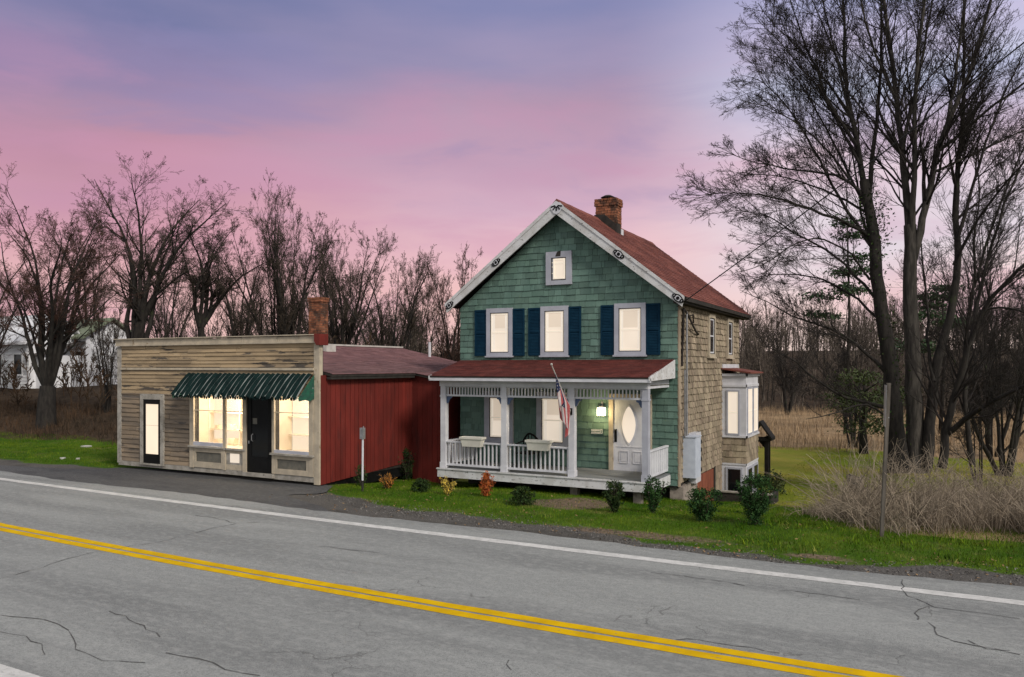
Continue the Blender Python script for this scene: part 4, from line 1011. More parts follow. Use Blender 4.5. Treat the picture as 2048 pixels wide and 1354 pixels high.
# ================================================================== trees and plants
def unit(v): return v/np.maximum(np.linalg.norm(v, axis=-1, keepdims=True), 1e-9)
class Bush:
    """collects many tapering branches and turns them into tube meshes"""
    def __init__(s): s.b = []           # (pts (B,n,3), rad (B,n), sides)
    def add(s, P, Rr, k): s.b.append((P, Rr, k))
    def mesh(s, name, off=(0, 0, 0), smooth=True):
        Vs, Qs, base = [], [], 0
        for P, Rr, k in s.b:
            B, n, _ = P.shape
            T = np.empty_like(P); T[:, 1:-1] = P[:, 2:]-P[:, :-2]; T[:, 0] = P[:, 1]-P[:, 0]; T[:, -1] = P[:, -1]-P[:, -2]
            T = unit(T)
            ref = np.tile(np.array([.17, .29, .94]), (B, 1)); d0 = unit(P[:, -1]-P[:, 0])
            ref[np.abs((ref*d0).sum(-1)) > .9] = (1, .1, 0)
            A = unit(np.cross(T, ref[:, None, :])); Bv = np.cross(T, A)
            an = 2*np.pi*np.arange(k)/k
            ring = P[:, :, None]+Rr[:, :, None, None]*(A[:, :, None]*np.cos(an)[:, None]+Bv[:, :, None]*np.sin(an)[:, None])
            Vs.append(ring.reshape(-1, 3))
            ii = base+np.arange(B*n*k).reshape(B, n, k)
            a = ii[:, :-1]; b = ii[:, 1:]
            Qs.append(np.stack([a, np.roll(a, -1, 2), np.roll(b, -1, 2), b], -1).reshape(-1, 4)); base += B*n*k
        return fast_mesh(name, np.concatenate(Vs)-np.asarray(off), Qs, smooth)
def walk(P0, D, L, n, wob, trop, rng, droop=0.):
    """grow B polylines of n+1 points from P0 along D"""
    B = len(P0); P = np.empty((B, n+1, 3)); P[:, 0] = P0; d = unit(D.copy())
    for i in range(n):
        d = unit(d+rng.normal(0, wob, (B, 3))+np.array([0, 0, 1.])*(trop-droop*(i/n)))
        P[:, i+1] = P[:, i]+d*(L/n)[:, None]
    return P
def spawn(P, Rr, per, tmin, ang, lr, rr, L, rng, tmax=.98):
    """children along polylines: returns P0, D, L, R"""
    B, n, _ = P.shape
    idx = np.repeat(np.arange(B), per); t = rng.uniform(tmin, tmax, len(idx))
    x = t*(n-1); i = np.minimum(x.astype(int), n-2); fr_ = (x-i)[:, None]
    p = P[idx, i]*(1-fr_)+P[idx, i+1]*fr_; d = unit(P[idx, i+1]-P[idx, i])
    r = Rr[idx, i]*(1-fr_[:, 0])+Rr[idx, i+1]*fr_[:, 0]
    q = rng.normal(0, 1, (len(idx), 3)); q = unit(q-(q*d).sum(-1, keepdims=True)*d)
    a = np.radians(rng.normal(ang, 9, len(idx)))[:, None]
    D = unit(d*np.cos(a)+q*np.sin(a))
    LL = L[idx]*lr*rng.uniform(.6, 1.25, len(idx))*(1.12-.62*t)
    return p, D, LL, np.minimum(r*rr, r*.8)
def taper(r0, n, end=.25, pw=1.): return r0[:, None]*(1-(1-end)*np.linspace(0, 1, n+1)**pw)
def resample(pts, n):
    pts = np.asarray(pts, float); s = np.concatenate([[0], np.cumsum(np.linalg.norm(np.diff(pts, axis=0), axis=1))])
    t = np.linspace(0, s[-1], n+1)
    # Catmull-like smoothing by dense cubic through chord length
    P = np.stack([np.interp(t, s, pts[:, k]) for k in range(3)], -1)
    for _ in range(2): P[1:-1] = P[1:-1]*.5+(P[:-2]+P[2:])*.25
    return P, s[-1]
def finish_tree(name, label, cat, loc, trunk, crown, tm, cm, group=None):
    o = thing(name, label, cat, loc, group)
    new_obj('trunk', trunk.mesh('trunk', loc), o, [tm]); new_obj('crown', crown.mesh('crown', loc, False), o, [cm])
    return o
def twigs(crown, P, Rr, L, specs, rng, rmin=.005):
    """specs: (per, tmin, angle, length ratio, radius ratio, nseg, wobble, tropism, sides)"""
    for per, tmin, ang, lr, rr, n, wob, trop, k in specs:
        p, D, LL, r = spawn(P, Rr, per, tmin, ang, lr, rr, L, rng)
        r = np.maximum(r, rmin)
        P = walk(p, D, LL, n, wob, trop, rng); Rr = np.maximum(taper(r, n, .3), rmin*.75); L = LL
        crown.add(P, Rr, k)
    return P

# ---- the great roadside maples on the right, limbs traced from the photograph, each at its own depth
def limb_set(limbs, Yb, seed, dens=1.0):
    rng = np.random.default_rng(seed); T = Bush(); Cn = Bush()
    for pix, dy, r0, r1, tw in limbs:
        n0 = len(pix); pts = []
        for i, (u, v) in enumerate(pix):
            q = i/(n0-1); pts.append(at(u, v, Yb+dy*q**1.3))
        n = max(8, 2*n0); P, L = resample(pts, n)
        P[1:-1] += rng.normal(0, .02, (n-1, 3))*min(1, L/6)
        rad = (r0+(r1-r0)*np.linspace(0, 1, n+1)**.75)*(.84 if r0 > .2 else .74)
        if r0 > .25: rad[:2] *= np.array([1.35, 1.1])
        T.add(P[None], rad[None], 12 if r0 > .2 else 8)
        if tw:
            k = max(4, int(L*tw*dens*1.25)); tmin = .38 if r0 > .2 else .12
            Lq = np.array([min(L, 9.5)])
            p, D, LL, r = spawn(P[None], rad[None], k, tmin, 34, .36, .42, Lq, rng)
            LL = np.clip(LL, .9, 4.4); r = np.clip(r, .013, .046)
            P1 = walk(p, D, LL, 7, .075, .035, rng); R1 = taper(r, 7, .22); Cn.add(P1, R1, 5)
            twigs(Cn, P1, R1, LL, [(7, .12, 30, .52, .5, 5, .06, .02, 4), (6, .12, 32, .54, .6, 3, .075, .02, 3), (2, .25, 32, .55, .8, 2, .09, .01, 3)], rng, .0052)
    return T, Cn
YB = 30.0
A = [([(1832, 945), (1829, 800), (1824, 700), (1822, 600), (1822, 520), (1820, 450)], 0, .37, .235, 0),
     ([(1820, 470), (1811, 380), (1804, 288), (1790, 180), (1779, 89), (1768, 0), (1752, -130)], 1.5, .19, .05, 2.6),
     ([(1822, 510), (1826, 420), (1829, 266), (1833, 89), (1850, 0), (1866, -130)], -1.5, .16, .05, 2.4),
     ([(1826, 520), (1842, 450), (1856, 399), (1866, 340), (1881, 288), (1900, 235), (1914, 200), (1940, 150), (1968, 60), (1990, -60)], -.8, .19, .05, 2.4),
     ([(1879, 300), (1930, 262), (1980, 215), (2048, 165), (2120, 120)], -2.5, .085, .03, 2.6),
     ([(1896, 245), (1912, 150), (1925, 60), (1925, -60)], 2.0, .09, .035, 2.4),
     ([(1805, 300), (1828, 190), (1845, 110), (1862, 20), (1880, -90)], 2.5, .09, .03, 2.2),
     ([(1792, 200), (1755, 120), (1728, 40), (1712, -60)], -2, .07, .03, 2.4),
     ([(1866, 345), (1900, 330), (1960, 300), (2048, 262), (2110, 240)], 2.5, .07, .025, 2.4)]
T, Cn = limb_set(A, YB, 11)
loc = at(1830, 930, YB)
finish_tree('bare_maple_tree', 'tall bare maple with the thickest pale grey trunk, standing in dry brush behind the signpost', 'tree', loc, T, Cn, mt['bark_grey'], mt['twig'], 'bare roadside trees beside the yard')
Bl = [([(1797, 945), (1790, 850), (1782, 750), (1770, 650), (1758, 600), (1750, 500), (1743, 443), (1735, 400), (1728, 360)], 0, .39, .185, 0),
      ([(1728, 370), (1713, 288), (1700, 220), (1689, 150), (1690, 60), (1684, -70)], 1.5, .14, .04, 2.6),
      ([(1713, 292), (1672, 232), (1646, 185), (1622, 110), (1592, 45), (1575, -30)], -1.5, .09, .02, 3.0),
      ([(1735, 410), (1746, 320), (1753, 260), (1758, 180), (1765, 90), (1760, -60)], 2, .12, .04, 2.4),
      ([(1745, 475), (1690, 441), (1619, 417), (1560, 396), (1508, 386), (1450, 384), (1392, 392)], -2.5, .10, .012, 3.2),
      ([(1732, 400), (1700, 355), (1620, 342), (1540, 332), (1490, 318), (1440, 302)], -1, .085, .012, 3.2),
      ([(1740, 560), (1700, 503), (1665, 482), (1630, 472), (1592, 484), (1550, 518), (1510, 536), (1470, 545)], -3, .06, .012, 2.6),
      ([(1762, 610), (1722, 562), (1682, 516), (1632, 490), (1590, 468), (1540, 433), (1496, 418), (1440, 424)], 1.5, .085, .012, 3.2),
      ([(1748, 500), (1700, 430), (1664, 372), (1636, 310), (1600, 250), (1556, 190), (1520, 150), (1480, 150)], 1, .10, .012, 3.2),
      ([(1720, 330), (1680, 250), (1648, 190), (1600, 130), (1556, 80), (1512, 36)], 2.5, .075, .012, 3.0),
      ([(1706, 250), (1680, 150), (1660, 60), (1640, -20)], -2, .07, .02, 3.0),
      ([(1700, 360), (1650, 290), (1590, 240), (1540, 215), (1480, 200)], -2.5, .06, .012, 3.0),
      ([(1772, 745), (1722, 690), (1668, 657), (1608, 643), (1548, 612), (1484, 582)], -1.5, .10, .012, 2.8),
      ([(1760, 640), (1720, 600), (1660, 560), (1590, 545), (1530, 548), (1480, 565)], 2.5, .07, .012, 2.6),
      ([(1782, 818), (1700, 800), (1642, 770), (1572, 705), (1520, 690)], -2, .10, .012, 2.0),
      ([(1785, 845), (1738, 802), (1690, 818), (1648, 833), (1612, 838)], -2.5, .07, .012, 1.6),
      ([(1742, 430), (1690, 396), (1640, 376), (1580, 357), (1520, 347), (1460, 352)], 2.2, .07, .012, 2.6),
      ([(1702, 232), (1652, 160), (1602, 100), (1550, 56), (1516, 6)], -1, .06, .012, 2.4),
      ([(1690, 160), (1664, 90), (1632, 20), (1606, -50)], 2, .06, .012, 2.4),
      ([(1736, 425), (1692, 332), (1650, 250), (1612, 182), (1572, 122), (1536, 92)], 3, .075, .012, 2.4),
      ([(1752, 520), (1722, 440), (1716, 360), (1700, 290)], 2.5, .08, .03, 2.4)]
T, Cn = limb_set(Bl, YB-.6, 12)
loc = at(1797, 930, YB-.6)
ob = finish_tree('bare_maple_tree', 'dark ivy-grown bare tree whose long limbs sweep left towards the house roof', 'tree', loc, T, Cn, mt['bark_dark'], mt['twig'], 'bare roadside trees beside the yard')
def leaf_cloud(P, size, rng, up=.0):
    """one pointed four-corner leaf per point"""
    B = len(P); n = unit(rng.normal(0, 1, (B, 3))+np.array([0, 0, up])); q = rng.normal(0, 1, (B, 3)); a = unit(np.cross(n, q)); b = np.cross(n, a)
    s = size*rng.uniform(.6, 1.3, B)[:, None]
    V = np.stack([P-a*s, P-b*s*.45, P+a*s, P+b*s*.45], 1).reshape(-1, 3)
    return V, np.arange(B*4).reshape(B, 4)
def leaf_obj(name, P, size, mat, parent, rng, loc, up=0.):
    V, Fq = leaf_cloud(P, size, rng, up); return new_obj(name, fast_mesh(name, V-np.asarray(loc), [Fq]), parent, [mat])
rg = np.random.default_rng(3)
iv = []
for (u, v) in [(1795, 860), (1790, 810), (1786, 770), (1778, 700), (1770, 650), (1760, 605), (1752, 540), (1748, 480), (1742, 440), (1760, 420), (1768, 460), (1735, 400)]:
    c = np.array(at(u, v, YB-.6)); iv.append(c+rg.normal(0, 1, (130, 3))*np.array([.17, .17, .5]))
leaf_obj('ivy', np.concatenate(iv), .055, mt['leaf_dark'], ob, rg, loc)
Cs = [([(1852, 935), (1860, 820), (1866, 763), (1879, 692), (1901, 639), (1914, 560), (1917, 480), (1906, 420), (1915, 330), (1928, 250), (1925, 100), (1935, -60)], 1.5, .24, .03, 2.0),
      ([(1908, 530), (1950, 440), (2000, 380), (2070, 300)], -2, .09, .025, 2.4),
      ([(1914, 480), (1955, 340), (2000, 200), (2050, 100)], 1.5, .09, .025, 2.4),
      ([(1868, 763), (1850, 700), (1862, 640), (1850, 560), (1842, 480)], 2.5, .09, .03, 1.6)]
T, Cn = limb_set(Cs, YB-.2, 13)
finish_tree('bare_maple_tree', 'slimmer bare tree close to the right flank of the thick grey trunk', 'tree', at(1852, 930, YB-.2), T, Cn, mt['bark_dark'], mt['twig'], 'bare roadside trees beside the yard')
Cs = [([(1884, 935), (1898, 830), (1935, 705), (1960, 622), (1994, 577), (2050, 525), (2110, 490)], -1.5, .20, .05, 1.8),
      ([(1890, 870), (1930, 838), (1967, 811), (2048, 772), (2120, 735)], -2.5, .14, .05, 1.8),
      ([(1940, 690), (1955, 600), (1985, 480), (2015, 380), (2060, 300)], 1.5, .11, .03, 2.4),
      ([(1960, 622), (2010, 610), (2060, 630), (2110, 640)], -1, .06, .02, 2.2)]
T, Cn = limb_set(Cs, YB-1.4, 14)
finish_tree('bare_maple_tree', 'leaning bare tree with one low thick limb reaching right over the brush', 'tree', at(1884, 930, YB-1.4), T, Cn, mt['bark_dark'], mt['twig'], 'bare roadside trees beside the yard')
Cs = [([(1945, 930), (1935, 850), (1928, 750), (1926, 690), (1950, 560), (1990, 430), (2030, 330), (2070, 250)], 2, .14, .03, 2.2),
      ([(1928, 740), (1950, 660), (1990, 590), (2060, 540)], -1.5, .07, .02, 2.2),
      ([(1950, 560), (1948, 470), (1960, 380), (1955, 280)], 1.5, .07, .02, 2.2)]
T, Cn = limb_set(Cs, YB+2.5, 15)
finish_tree('bare_maple_tree', 'thin dark bare tree at the far right among the brush', 'tree', at(1945, 930, YB+2.5), T, Cn, mt['bark_dark'], mt['twig'], 'bare roadside trees beside the yard')

# ---- whole bare trees grown from a fan of stems
def fan_tree(name, label, X, Y, H, nst, spread, seed, tm, cm, r0=.22, base_r=.35, group=None, twig=1., wid=None, topv=None, up=.10, zoff=0., trunk_h=0., rmin=.0052, lean=(0, 0)):
    rng = np.random.default_rng(seed); z = float(height(X, Y))+zoff; loc = (X, Y, z)
    T = Bush(); Cn = Bush()
    p0 = np.array([X, Y, z-.3])
    if trunk_h > 0:
        d = np.array([[lean[0]*.3, lean[1]*.3, 1.]]); P = walk(p0[None], d, np.array([trunk_h+.3]), 5, .03, .05, rng)
        T.add(P, taper(np.array([base_r]), 5, .72), 9); p0 = P[0, -1]-np.array([0, 0, .12])
    az = np.linspace(0, 2*np.pi, nst, endpoint=False)+rng.uniform(0, 1.2, nst)
    tl = np.tan(np.radians(rng.uniform(.15, .85, nst)*spread))
    D = unit(np.stack([np.cos(az)*tl+lean[0], np.sin(az)*tl+lean[1], np.ones(nst)], -1))
    hf = (1-.28*(tl/np.tan(np.radians(spread)))**2)
    L = (H-trunk_h)*rng.uniform(.86, 1.04, nst)*hf*1.02; r = r0*rng.uniform(.55, 1.1, nst)
    off = np.stack([np.cos(az), np.sin(az), 0*az], -1)*(base_r*.45 if trunk_h == 0 else .04)
    nseg = 14; P = np.empty((nst, nseg+1, 3)); P[:, 0] = p0+off; d = D.copy()
    out_ = np.stack([np.cos(az), np.sin(az), 0*az], -1)
    for q in range(nseg):
        f_ = q/nseg
        d = unit(d+rng.normal(0, .075, (nst, 3))+np.array([0, 0, 1.])*(.10*(f_ < .45))+out_*(.075*(f_ > .4))*rng.uniform(.2, 1.3, nst)[:, None])
        P[:, q+1] = P[:, q]+d*(L/nseg)[:, None]
    Rr = taper(r, nseg, .07, .75); T.add(P, Rr, 7)
    p, Dd, LL, rr = spawn(P, Rr, int(10*twig)+4, .20, 36, .34, .5, L, rng)
    LL *= rng.uniform(.6, 1.15, len(LL))
    P1 = walk(p, Dd, LL, 8, .10, up*.7, rng); R1 = np.maximum(taper(rr, 8, .18), rmin); T.add(P1, R1, 5)
    twigs(Cn, P1, R1, LL, [(int(9*twig), .12, 36, .46, .5, 5, .11, up*.4, 4), (int(6*twig), .12, 38, .48, .6, 3, .13, up*.25, 3), (3, .15, 40, .5, .8, 2, .14, .0, 3)], rng, rmin)
    if wid:       # true height and crown breadth of this tree, in metres
        top = max(np.percentile(P[..., 2], 99.3) for P, _, _ in Cn.b)-z
        rad = np.percentile(np.concatenate([np.hypot(P[..., 0]-X, P[..., 1]-Y).ravel() for P, _, _ in Cn.b]), 93)
        sz = np.clip(H/top, .6, 1.7); sw = np.clip(wid/rad, .5, 2.2)
        for Bq in (T, Cn):
            for P, _, _ in Bq.b: P -= loc; P *= (sw, sw, sz); P += loc
    return finish_tree(name, label, 'tree', loc, T, Cn, tm, cm, group)
def XY(u, Y): p = at(u, VH, Y); return p[0], Y
G1 = 'bare trees behind the shop'
def ft(label, u, Y, top, nst, spread, seed, cm='twig_brown', tm='bark_dark', wpx=None, **k):
    X, Y = XY(u, Y)
    if wpx: k['wid'] = wpx/FPX*(Y*CT-X*ST)
    z0 = float(height(X, Y)); H = at(u, top, Y)[2]-z0
    return fan_tree('bare_tree', label, X, Y, H, nst, spread, seed, mt[tm], mt[cm], group=G1, **k)
ft('broad many-stemmed bare tree at the left edge, its fan of stems tipped with reddish buds', 92, 21.5, 372, 11, 36, 31, 'twig_red', wpx=165, r0=.17, base_r=.45, twig=1.0, trunk_h=1.9)
ft('tallest bare tree behind the left end of the shop, with open high forks', 268, 27, 338, 7, 34, 32, wpx=165, r0=.21, base_r=.3, twig=1.0, trunk_h=2.2, up=.06)
ft('dark bare tree with a single straight trunk behind the narrow shop window', 408, 30, 425, 7, 32, 33, wpx=95, r0=.15, base_r=.24, trunk_h=3.6)
ft('vase-shaped bare tree with many upright stems left of the shop chimney', 562, 31, 378, 13, 30, 34, wpx=115, r0=.15, base_r=.4, twig=1.05)
ft('bare tree rising right behind the shop chimney', 690, 34, 442, 8, 36, 35, wpx=95, r0=.15, base_r=.3, trunk_h=1.0)
ft('rounded bare tree whose limbs lean right above the plum roof', 775, 33, 505, 8, 38, 36, wpx=105, r0=.15, base_r=.28, lean=(.15, 0))
ft('reddish-budded bare tree half hidden by the left gable of the house', 905, 36, 505, 8, 26, 37, 'twig_red', wpx=65, r0=.14, base_r=.3)
ft('thin bare tree between the tallest tree and the left edge one', 172, 32, 430, 5, 26, 38, wpx=70, r0=.12, base_r=.2, trunk_h=2)
ft('young bare tree standing low beside the shop left corner', 214, 24, 560, 5, 34, 39, wpx=50, r0=.07, base_r=.12)
ft('bushy bare tree in front of the white houses at the far left', -40, 25, 470, 8, 30, 47, 'twig_red', wpx=110, r0=.13, base_r=.3)
ft('grey bare tree further back between the straight trunk and the vase-shaped one', 480, 40, 470, 8, 28, 41, wpx=80, r0=.15, base_r=.25)
ft('bare tree further back just left of the house gable', 840, 44, 520, 9, 30, 42, wpx=75, r0=.14, base_r=.25)
ft('bare tree further back behind the middle of the shop front', 335, 42, 455, 8, 28, 43, wpx=85, r0=.15, base_r=.25)
ft('bare tree further back behind the plum roof ridge', 640, 45, 470, 9, 30, 44, wpx=80, r0=.15, base_r=.25)

# small trees beyond the yard
ft2 = lambda label, u, Y, top, nst, spread, seed, **k: fan_tree('bare_tree', label, *XY(u, Y), at(u, top, Y)[2]-float(height(*XY(u, Y))), nst, spread, seed, mt['bark_dark'], mt['twig'], group='bare trees beyond the yard', **k)
ft2('small bare tree in the dry grass between house and great maple, taller of two', 1706, 50, 660, 5, 32, 51, r0=.10, base_r=.18)
ft2('slender bare tree at the right picture edge behind the brush', 2010, 38, 420, 6, 28, 52, r0=.12, base_r=.2)
ft2('bare tree far right behind the leaning tree', 1985, 48, 500, 7, 30, 53, r0=.13, base_r=.2)
ft2('thin bare sapling left of the leaning tree behind the brush', 1958, 34, 640, 4, 26, 54, r0=.06, base_r=.1)
ft2('pale bare tree before the far wood beside the bay window', 1575, 88, 640, 7, 30, 55, r0=.16, base_r=.25)
X, Y = XY(1728, 46); z = float(height(X, Y)); rg = np.random.default_rng(60)
t = thing('leafy_tree', 'small tree in fresh green leaf at the far edge of the lawn', 'tree', (X, Y, z))
mb = MB(); mb.tube([(X, Y, z-.2), (X-.05, Y, z+1.2), (X+.05, Y, z+2.4), (X, Y+.1, z+4)], [.26, .2, .13, .05], 8)
for k in range(9):
    a = k*2.4; mb.tube([(X, Y, z+1.3+.25*k), (X+.8*math.cos(a), Y+.8*math.sin(a), z+1.9+.25*k), (X+1.6*math.cos(a), Y+1.6*math.sin(a), z+2.2+.25*k)], [.06, .04, .015], 5)
mb.build('trunk', mt['bark_dark'], t, True)
pts = []
for k in range(60):
    a = rg.uniform(0, 6.28); h = rg.uniform(1.3, 4.3); rr = 2.0*math.sqrt(max(.05, 1-((h-2.6)/2.1)**2))*rg.uniform(.35, 1)
    pts.append(np.array([X+rr*math.cos(a), Y+rr*math.sin(a), z+h])+rg.normal(0, 1, (70, 3))*np.array([.42, .42, .16]))
leaf_obj('crown', np.concatenate(pts), .085, mt['leaf_fresh'], t, rg, (X, Y, z), .6)
def pine(label, u, Y, top, seed, wid):
    X, Y = XY(u, Y); z = float(height(X, Y)); H = at(u, top, Y)[2]-z; rg = np.random.default_rng(seed)
    t = thing('pine_tree', label, 'tree', (X, Y, z), 'pines beyond the yard')
    mb = MB(); mb.tube([(X, Y, z-.3), (X+.3, Y, z+H*.5), (X+.1, Y, z+H)], [.16, .10, .03], 8)
    pts = []
    for k in range(9):
        h = H*rg.uniform(.45, .97); L = wid*(1.2-h/H)*rg.uniform(.8, 1.5); a = rg.uniform(0, 6.28)
        q = [np.array([X+math.cos(a)*L*s, Y+math.sin(a)*L*s, z+h+.2*L*s]) for s in (0, .5, 1)]
        mb.tube([tuple(x) for x in q], [.04, .025, .01], 4)
        for s in np.linspace(.4, 1.1, 6): pts.append(q[0]*(1-s)+q[2]*s+rg.normal(0, 1, (60, 3))*np.array([.55, .55, .17]))
    mb.build('trunk', mt['bark_dark'], t, True)
    leaf_obj('crown', np.concatenate(pts), .14, mt['needle'], t, rg, (X, Y, z), .8)
pine('pine showing green tufts through the limbs of the ivy-grown tree', 1690, 62, 385, 71, 2.6)
pine('lower pine behind the grey trunk at the far side of the yard', 1880, 66, 560, 72, 2.4)

# ---- the far wood, one mass of trunks and twigs
def wood(name, n, rect, hmin, hmax, seed, mat, scale_r=1., dens=16):
    rng = np.random.default_rng(seed); T = Bush()
    x = rng.uniform(rect[0], rect[1], n); y = rng.uniform(rect[2], rect[3], n)
    z = height(x, y); H = rng.uniform(hmin, hmax, n)
    P0 = np.stack([x, y, z-.2], -1); D = np.tile(np.array([0, 0, 1.]), (n, 1))+rng.normal(0, .07, (n, 3))
    P = walk(P0, D, H, 6, .05, .1, rng); Rr = taper(H*.011*scale_r, 6, .2); T.add(P, Rr, 4)
    p, Dd, LL, rr = spawn(P, Rr, dens, .15, 38, .34, .45, H, rng); P1 = walk(p, Dd, LL, 4, .12, .14, rng); R1 = np.maximum(taper(rr, 4, .25), .018*scale_r); T.add(P1, R1, 3)
    p, Dd, LL, rr = spawn(P1, R1, 5, .15, 36, .5, .6, LL, rng); P2 = walk(p, Dd, LL, 2, .14, .1, rng); T.add(P2, np.maximum(taper(rr, 2, .4), .014*scale_r), 3)
    return tag(new_obj(name, T.mesh(name, (0, 0, 0), False), None, [mat]), 'dense brown bare wood closing the view', 'wood', kind='stuff')
wood('far_wood', 900, (-70, 150, 104, 225), 7.5, 13, 81, mt['wood_far'], 1.3, 22)
wood('far_wood', 520, (-60, 90, 94, 116), 3.0, 6.5, 82, mt['wood_far'], 1.6, 14)['label'] = 'low brown thicket along the foot of the far wood'
wood('thicket', 240, (-62, -14, 40, 66), 3, 6.8, 83, mt['wood_far'], 1.0, 16)['label'] = 'bare thicket filling the gaps behind the shop'
wood('thicket', 150, (-60, -24, 23, 34), 1.2, 3.2, 84, mt['bramble'], 1.1, 12)['label'] = 'brown scrub on the bank behind the left lawn'

# ---- grasses
def blades(name, P, H, W_, mat, rng, label, cat, lean=.35, n=2, curve=.5):
    B = len(P); a = rng.uniform(0, 2*np.pi, B); d = np.stack([np.cos(a), np.sin(a), 0*a], -1); s = np.stack([-np.sin(a+rng.normal(0, .8, B)), np.cos(a), 0*a], -1)
    ln = np.abs(rng.normal(0, lean, B))[:, None]
    lv = []
    for k in range(n+1):
        t = k/n; c = P+d*ln*H[:, None]*(t**(1+curve*1.5))+np.array([0, 0, 1.])*H[:, None]*(t-.25*ln*t*t)
        w = W_[:, None]*(1-t)*.5
        if k < n: lv += [c-s*w, c+s*w]
        else: lv.append(c)
    V = np.stack(lv, 1); m = V.shape[1]; base = np.arange(B)[:, None]*m
    Q = [base+np.array([[2*k, 2*k+1, 2*k+3, 2*k+2]]) for k in range(n-1)]
    Tt = base+np.array([[2*n-2, 2*n-1, 2*n]])
    o = new_obj(name, fast_mesh(name, V.reshape(-1, 3), ([np.concatenate(Q)] if Q else [])+[Tt]), None, [mat])
    return tag(o, label, cat, kind='stuff')
rg = np.random.default_rng(90)
def scatter(n, x0, x1, y0, y1, keep):
    x = rg.uniform(x0, x1, n); y = rg.uniform(y0, y1, n); m = rg.uniform(0, 1, n) < keep(x, y)
    x, y = x[m], y[m]; return np.stack([x, y, height(x, y)-.01], -1)
def edge_y(x): return np.interp(x, [-60, -30, -22, -14.2, -13, -11, -8.5, -5, -2, 0, 3, 60], [15.2, 15.2, 15.3, 15.9, 14.9, 14.35, 14.1, 13.55, 13.35, 13.75, 14.0, 14.0])+.15*np.sin(x*.8)+.12*np.sin(x*2.1+1)
def lawn_keep(x, y):
    k = sstep(-.15, .45, y-edge_y(x)+rg.normal(0, .12, len(x)))
    k = k*(1-.9*np.exp(-(((x+7.35)/1.1)**2+((y-17)/1.35)**2)**2))
    k = k*(1-.7*np.exp(-(((x+4.6)/2.3)**2+((y-13.95)/.4)**2)))*(1-.9*np.exp(-(((x+1.6)/1.)**2+((y-13.65)/.3)**2)))
    return k*((x > -13.7) | (y > 24))
P = scatter(230000, -14, 7, 13.1, 21.5, lawn_keep)
blades('lawn_grass', P, rg.uniform(.025, .075, len(P))*(1+.6*(rg.uniform(0, 1, len(P)) < .06)), rg.uniform(.006, .011, len(P)), mt['grassblade'], rg, 'short green lawn grass between the road and the house', 'grass', .6, 1)
P = scatter(70000, -42, -21.5, 14.9, 20.4, lambda x, y: sstep(-.1, .4, y-edge_y(x)))
P = P[~((P[:, 0] > -21.9) & (P[:, 1] > 15.3))]
blades('lawn_grass', P, rg.uniform(.03, .08, len(P)), rg.uniform(.010, .016, len(P)), mt['grassblade'], rg, 'sunlit lawn grass left of the shop', 'grass', .6, 1)
P = scatter(150000, -13, 24, 21.5, 46, lambda x, y: (x > -5.2+.0*y)*np.clip(1.15-y/60, .2, 1))
P = P[~((P[:, 0] < -3.9) & (P[:, 1] < 26))]
blades('yard_grass', P, rg.uniform(.03, .10, len(P)), rg.uniform(.012, .03, len(P)), mt['yardblade'], rg, 'olive grass of the back yard running to the dry field', 'grass', .7, 1)
P = scatter(5200, -3.5, 7, 13.3, 17, lambda x, y: .8*sstep(0, .6, y-edge_y(x))*(np.sin(x*2.1)*np.sin(y*2.7+1) > .1))
blades('weed_tufts', P, rg.uniform(.08, .2, len(P)), rg.uniform(.012, .025, len(P)), mt['grassblade'], rg, 'taller green weeds along the right verge', 'weeds', .7, 2)
P = scatter(5200, -14, 7, 12.8, 21, lambda x, y: .25+.75*np.exp(-((y-edge_y(x)-.1)/.5)**2))
P[:, 2] += .025
V, Fq = leaf_cloud(P, .03, rg, 2.5); o = new_obj('fallen_leaves', fast_mesh('fallen_leaves', V, [Fq]), None, [mt['deadleaf']]); tag(o, 'brown fallen leaves scattered over lawn and verge', 'leaves', kind='stuff')
P = scatter(9000, -13, 7, 12.6, 14.6, lambda x, y: np.exp(-((y-edge_y(x)+.25)/.45)**2))
P[:, 2] = np.maximum(P[:, 2], -.02)+.012
V, Fq = leaf_cloud(P, .022, rg, 1.0); o = new_obj('verge_gravel', fast_mesh('verge_gravel', V, [Fq]), None, [mt['gravelbit']]); tag(o, 'loose gravel along the road verge', 'gravel', kind='stuff')
# dry brush to the right: dense arching straw
def brush_front(x): return np.interp(x, [-3.2, -2.2, -1.2, -.4, .6, 1.6, 2.6, 4, 9], [18.8, 17.6, 16.6, 16.5, 17.6, 17.9, 16.9, 16.3, 15.6])
P = scatter(60000, -2.5, 12, 15.8, 28, lambda x, y: sstep(-.1, .8, y-brush_front(x)+.4*np.sin(x*5)*np.sin(y*3))*(.35+.65*(np.sin(x*1.9+.6*np.sin(y))*np.sin(y*1.5+x) > -.35)))
hb = np.interp(P[:, 0], [-2.4, -1.5, -.6, .3, 2, 12], [.35, .55, .6, .9, 1.05, 1.15])
blades('dry_brush', P, hb*rg.uniform(.35, 1.3, len(P)), rg.uniform(.006, .015, len(P)), mt['straw'], rg, 'tangled dry straw brush around the feet of the big trees', 'brush', .95, 3)
rt_ = Bush(); m_ = 2400; x = rg.uniform(-1.9, 11, m_); y = brush_front(x)+rg.uniform(.1, 6, m_)
Pw = walk(np.stack([x, y, height(x, y)], -1), unit(np.stack([rg.normal(0, .6, m_), rg.normal(0, .5, m_), np.ones(m_)], -1)), rg.uniform(.8, 2.1, m_), 6, .12, .0, rg, .22); Rw = taper(rg.uniform(.006, .013, m_), 6, .3); rt_.add(Pw, Rw, 3)
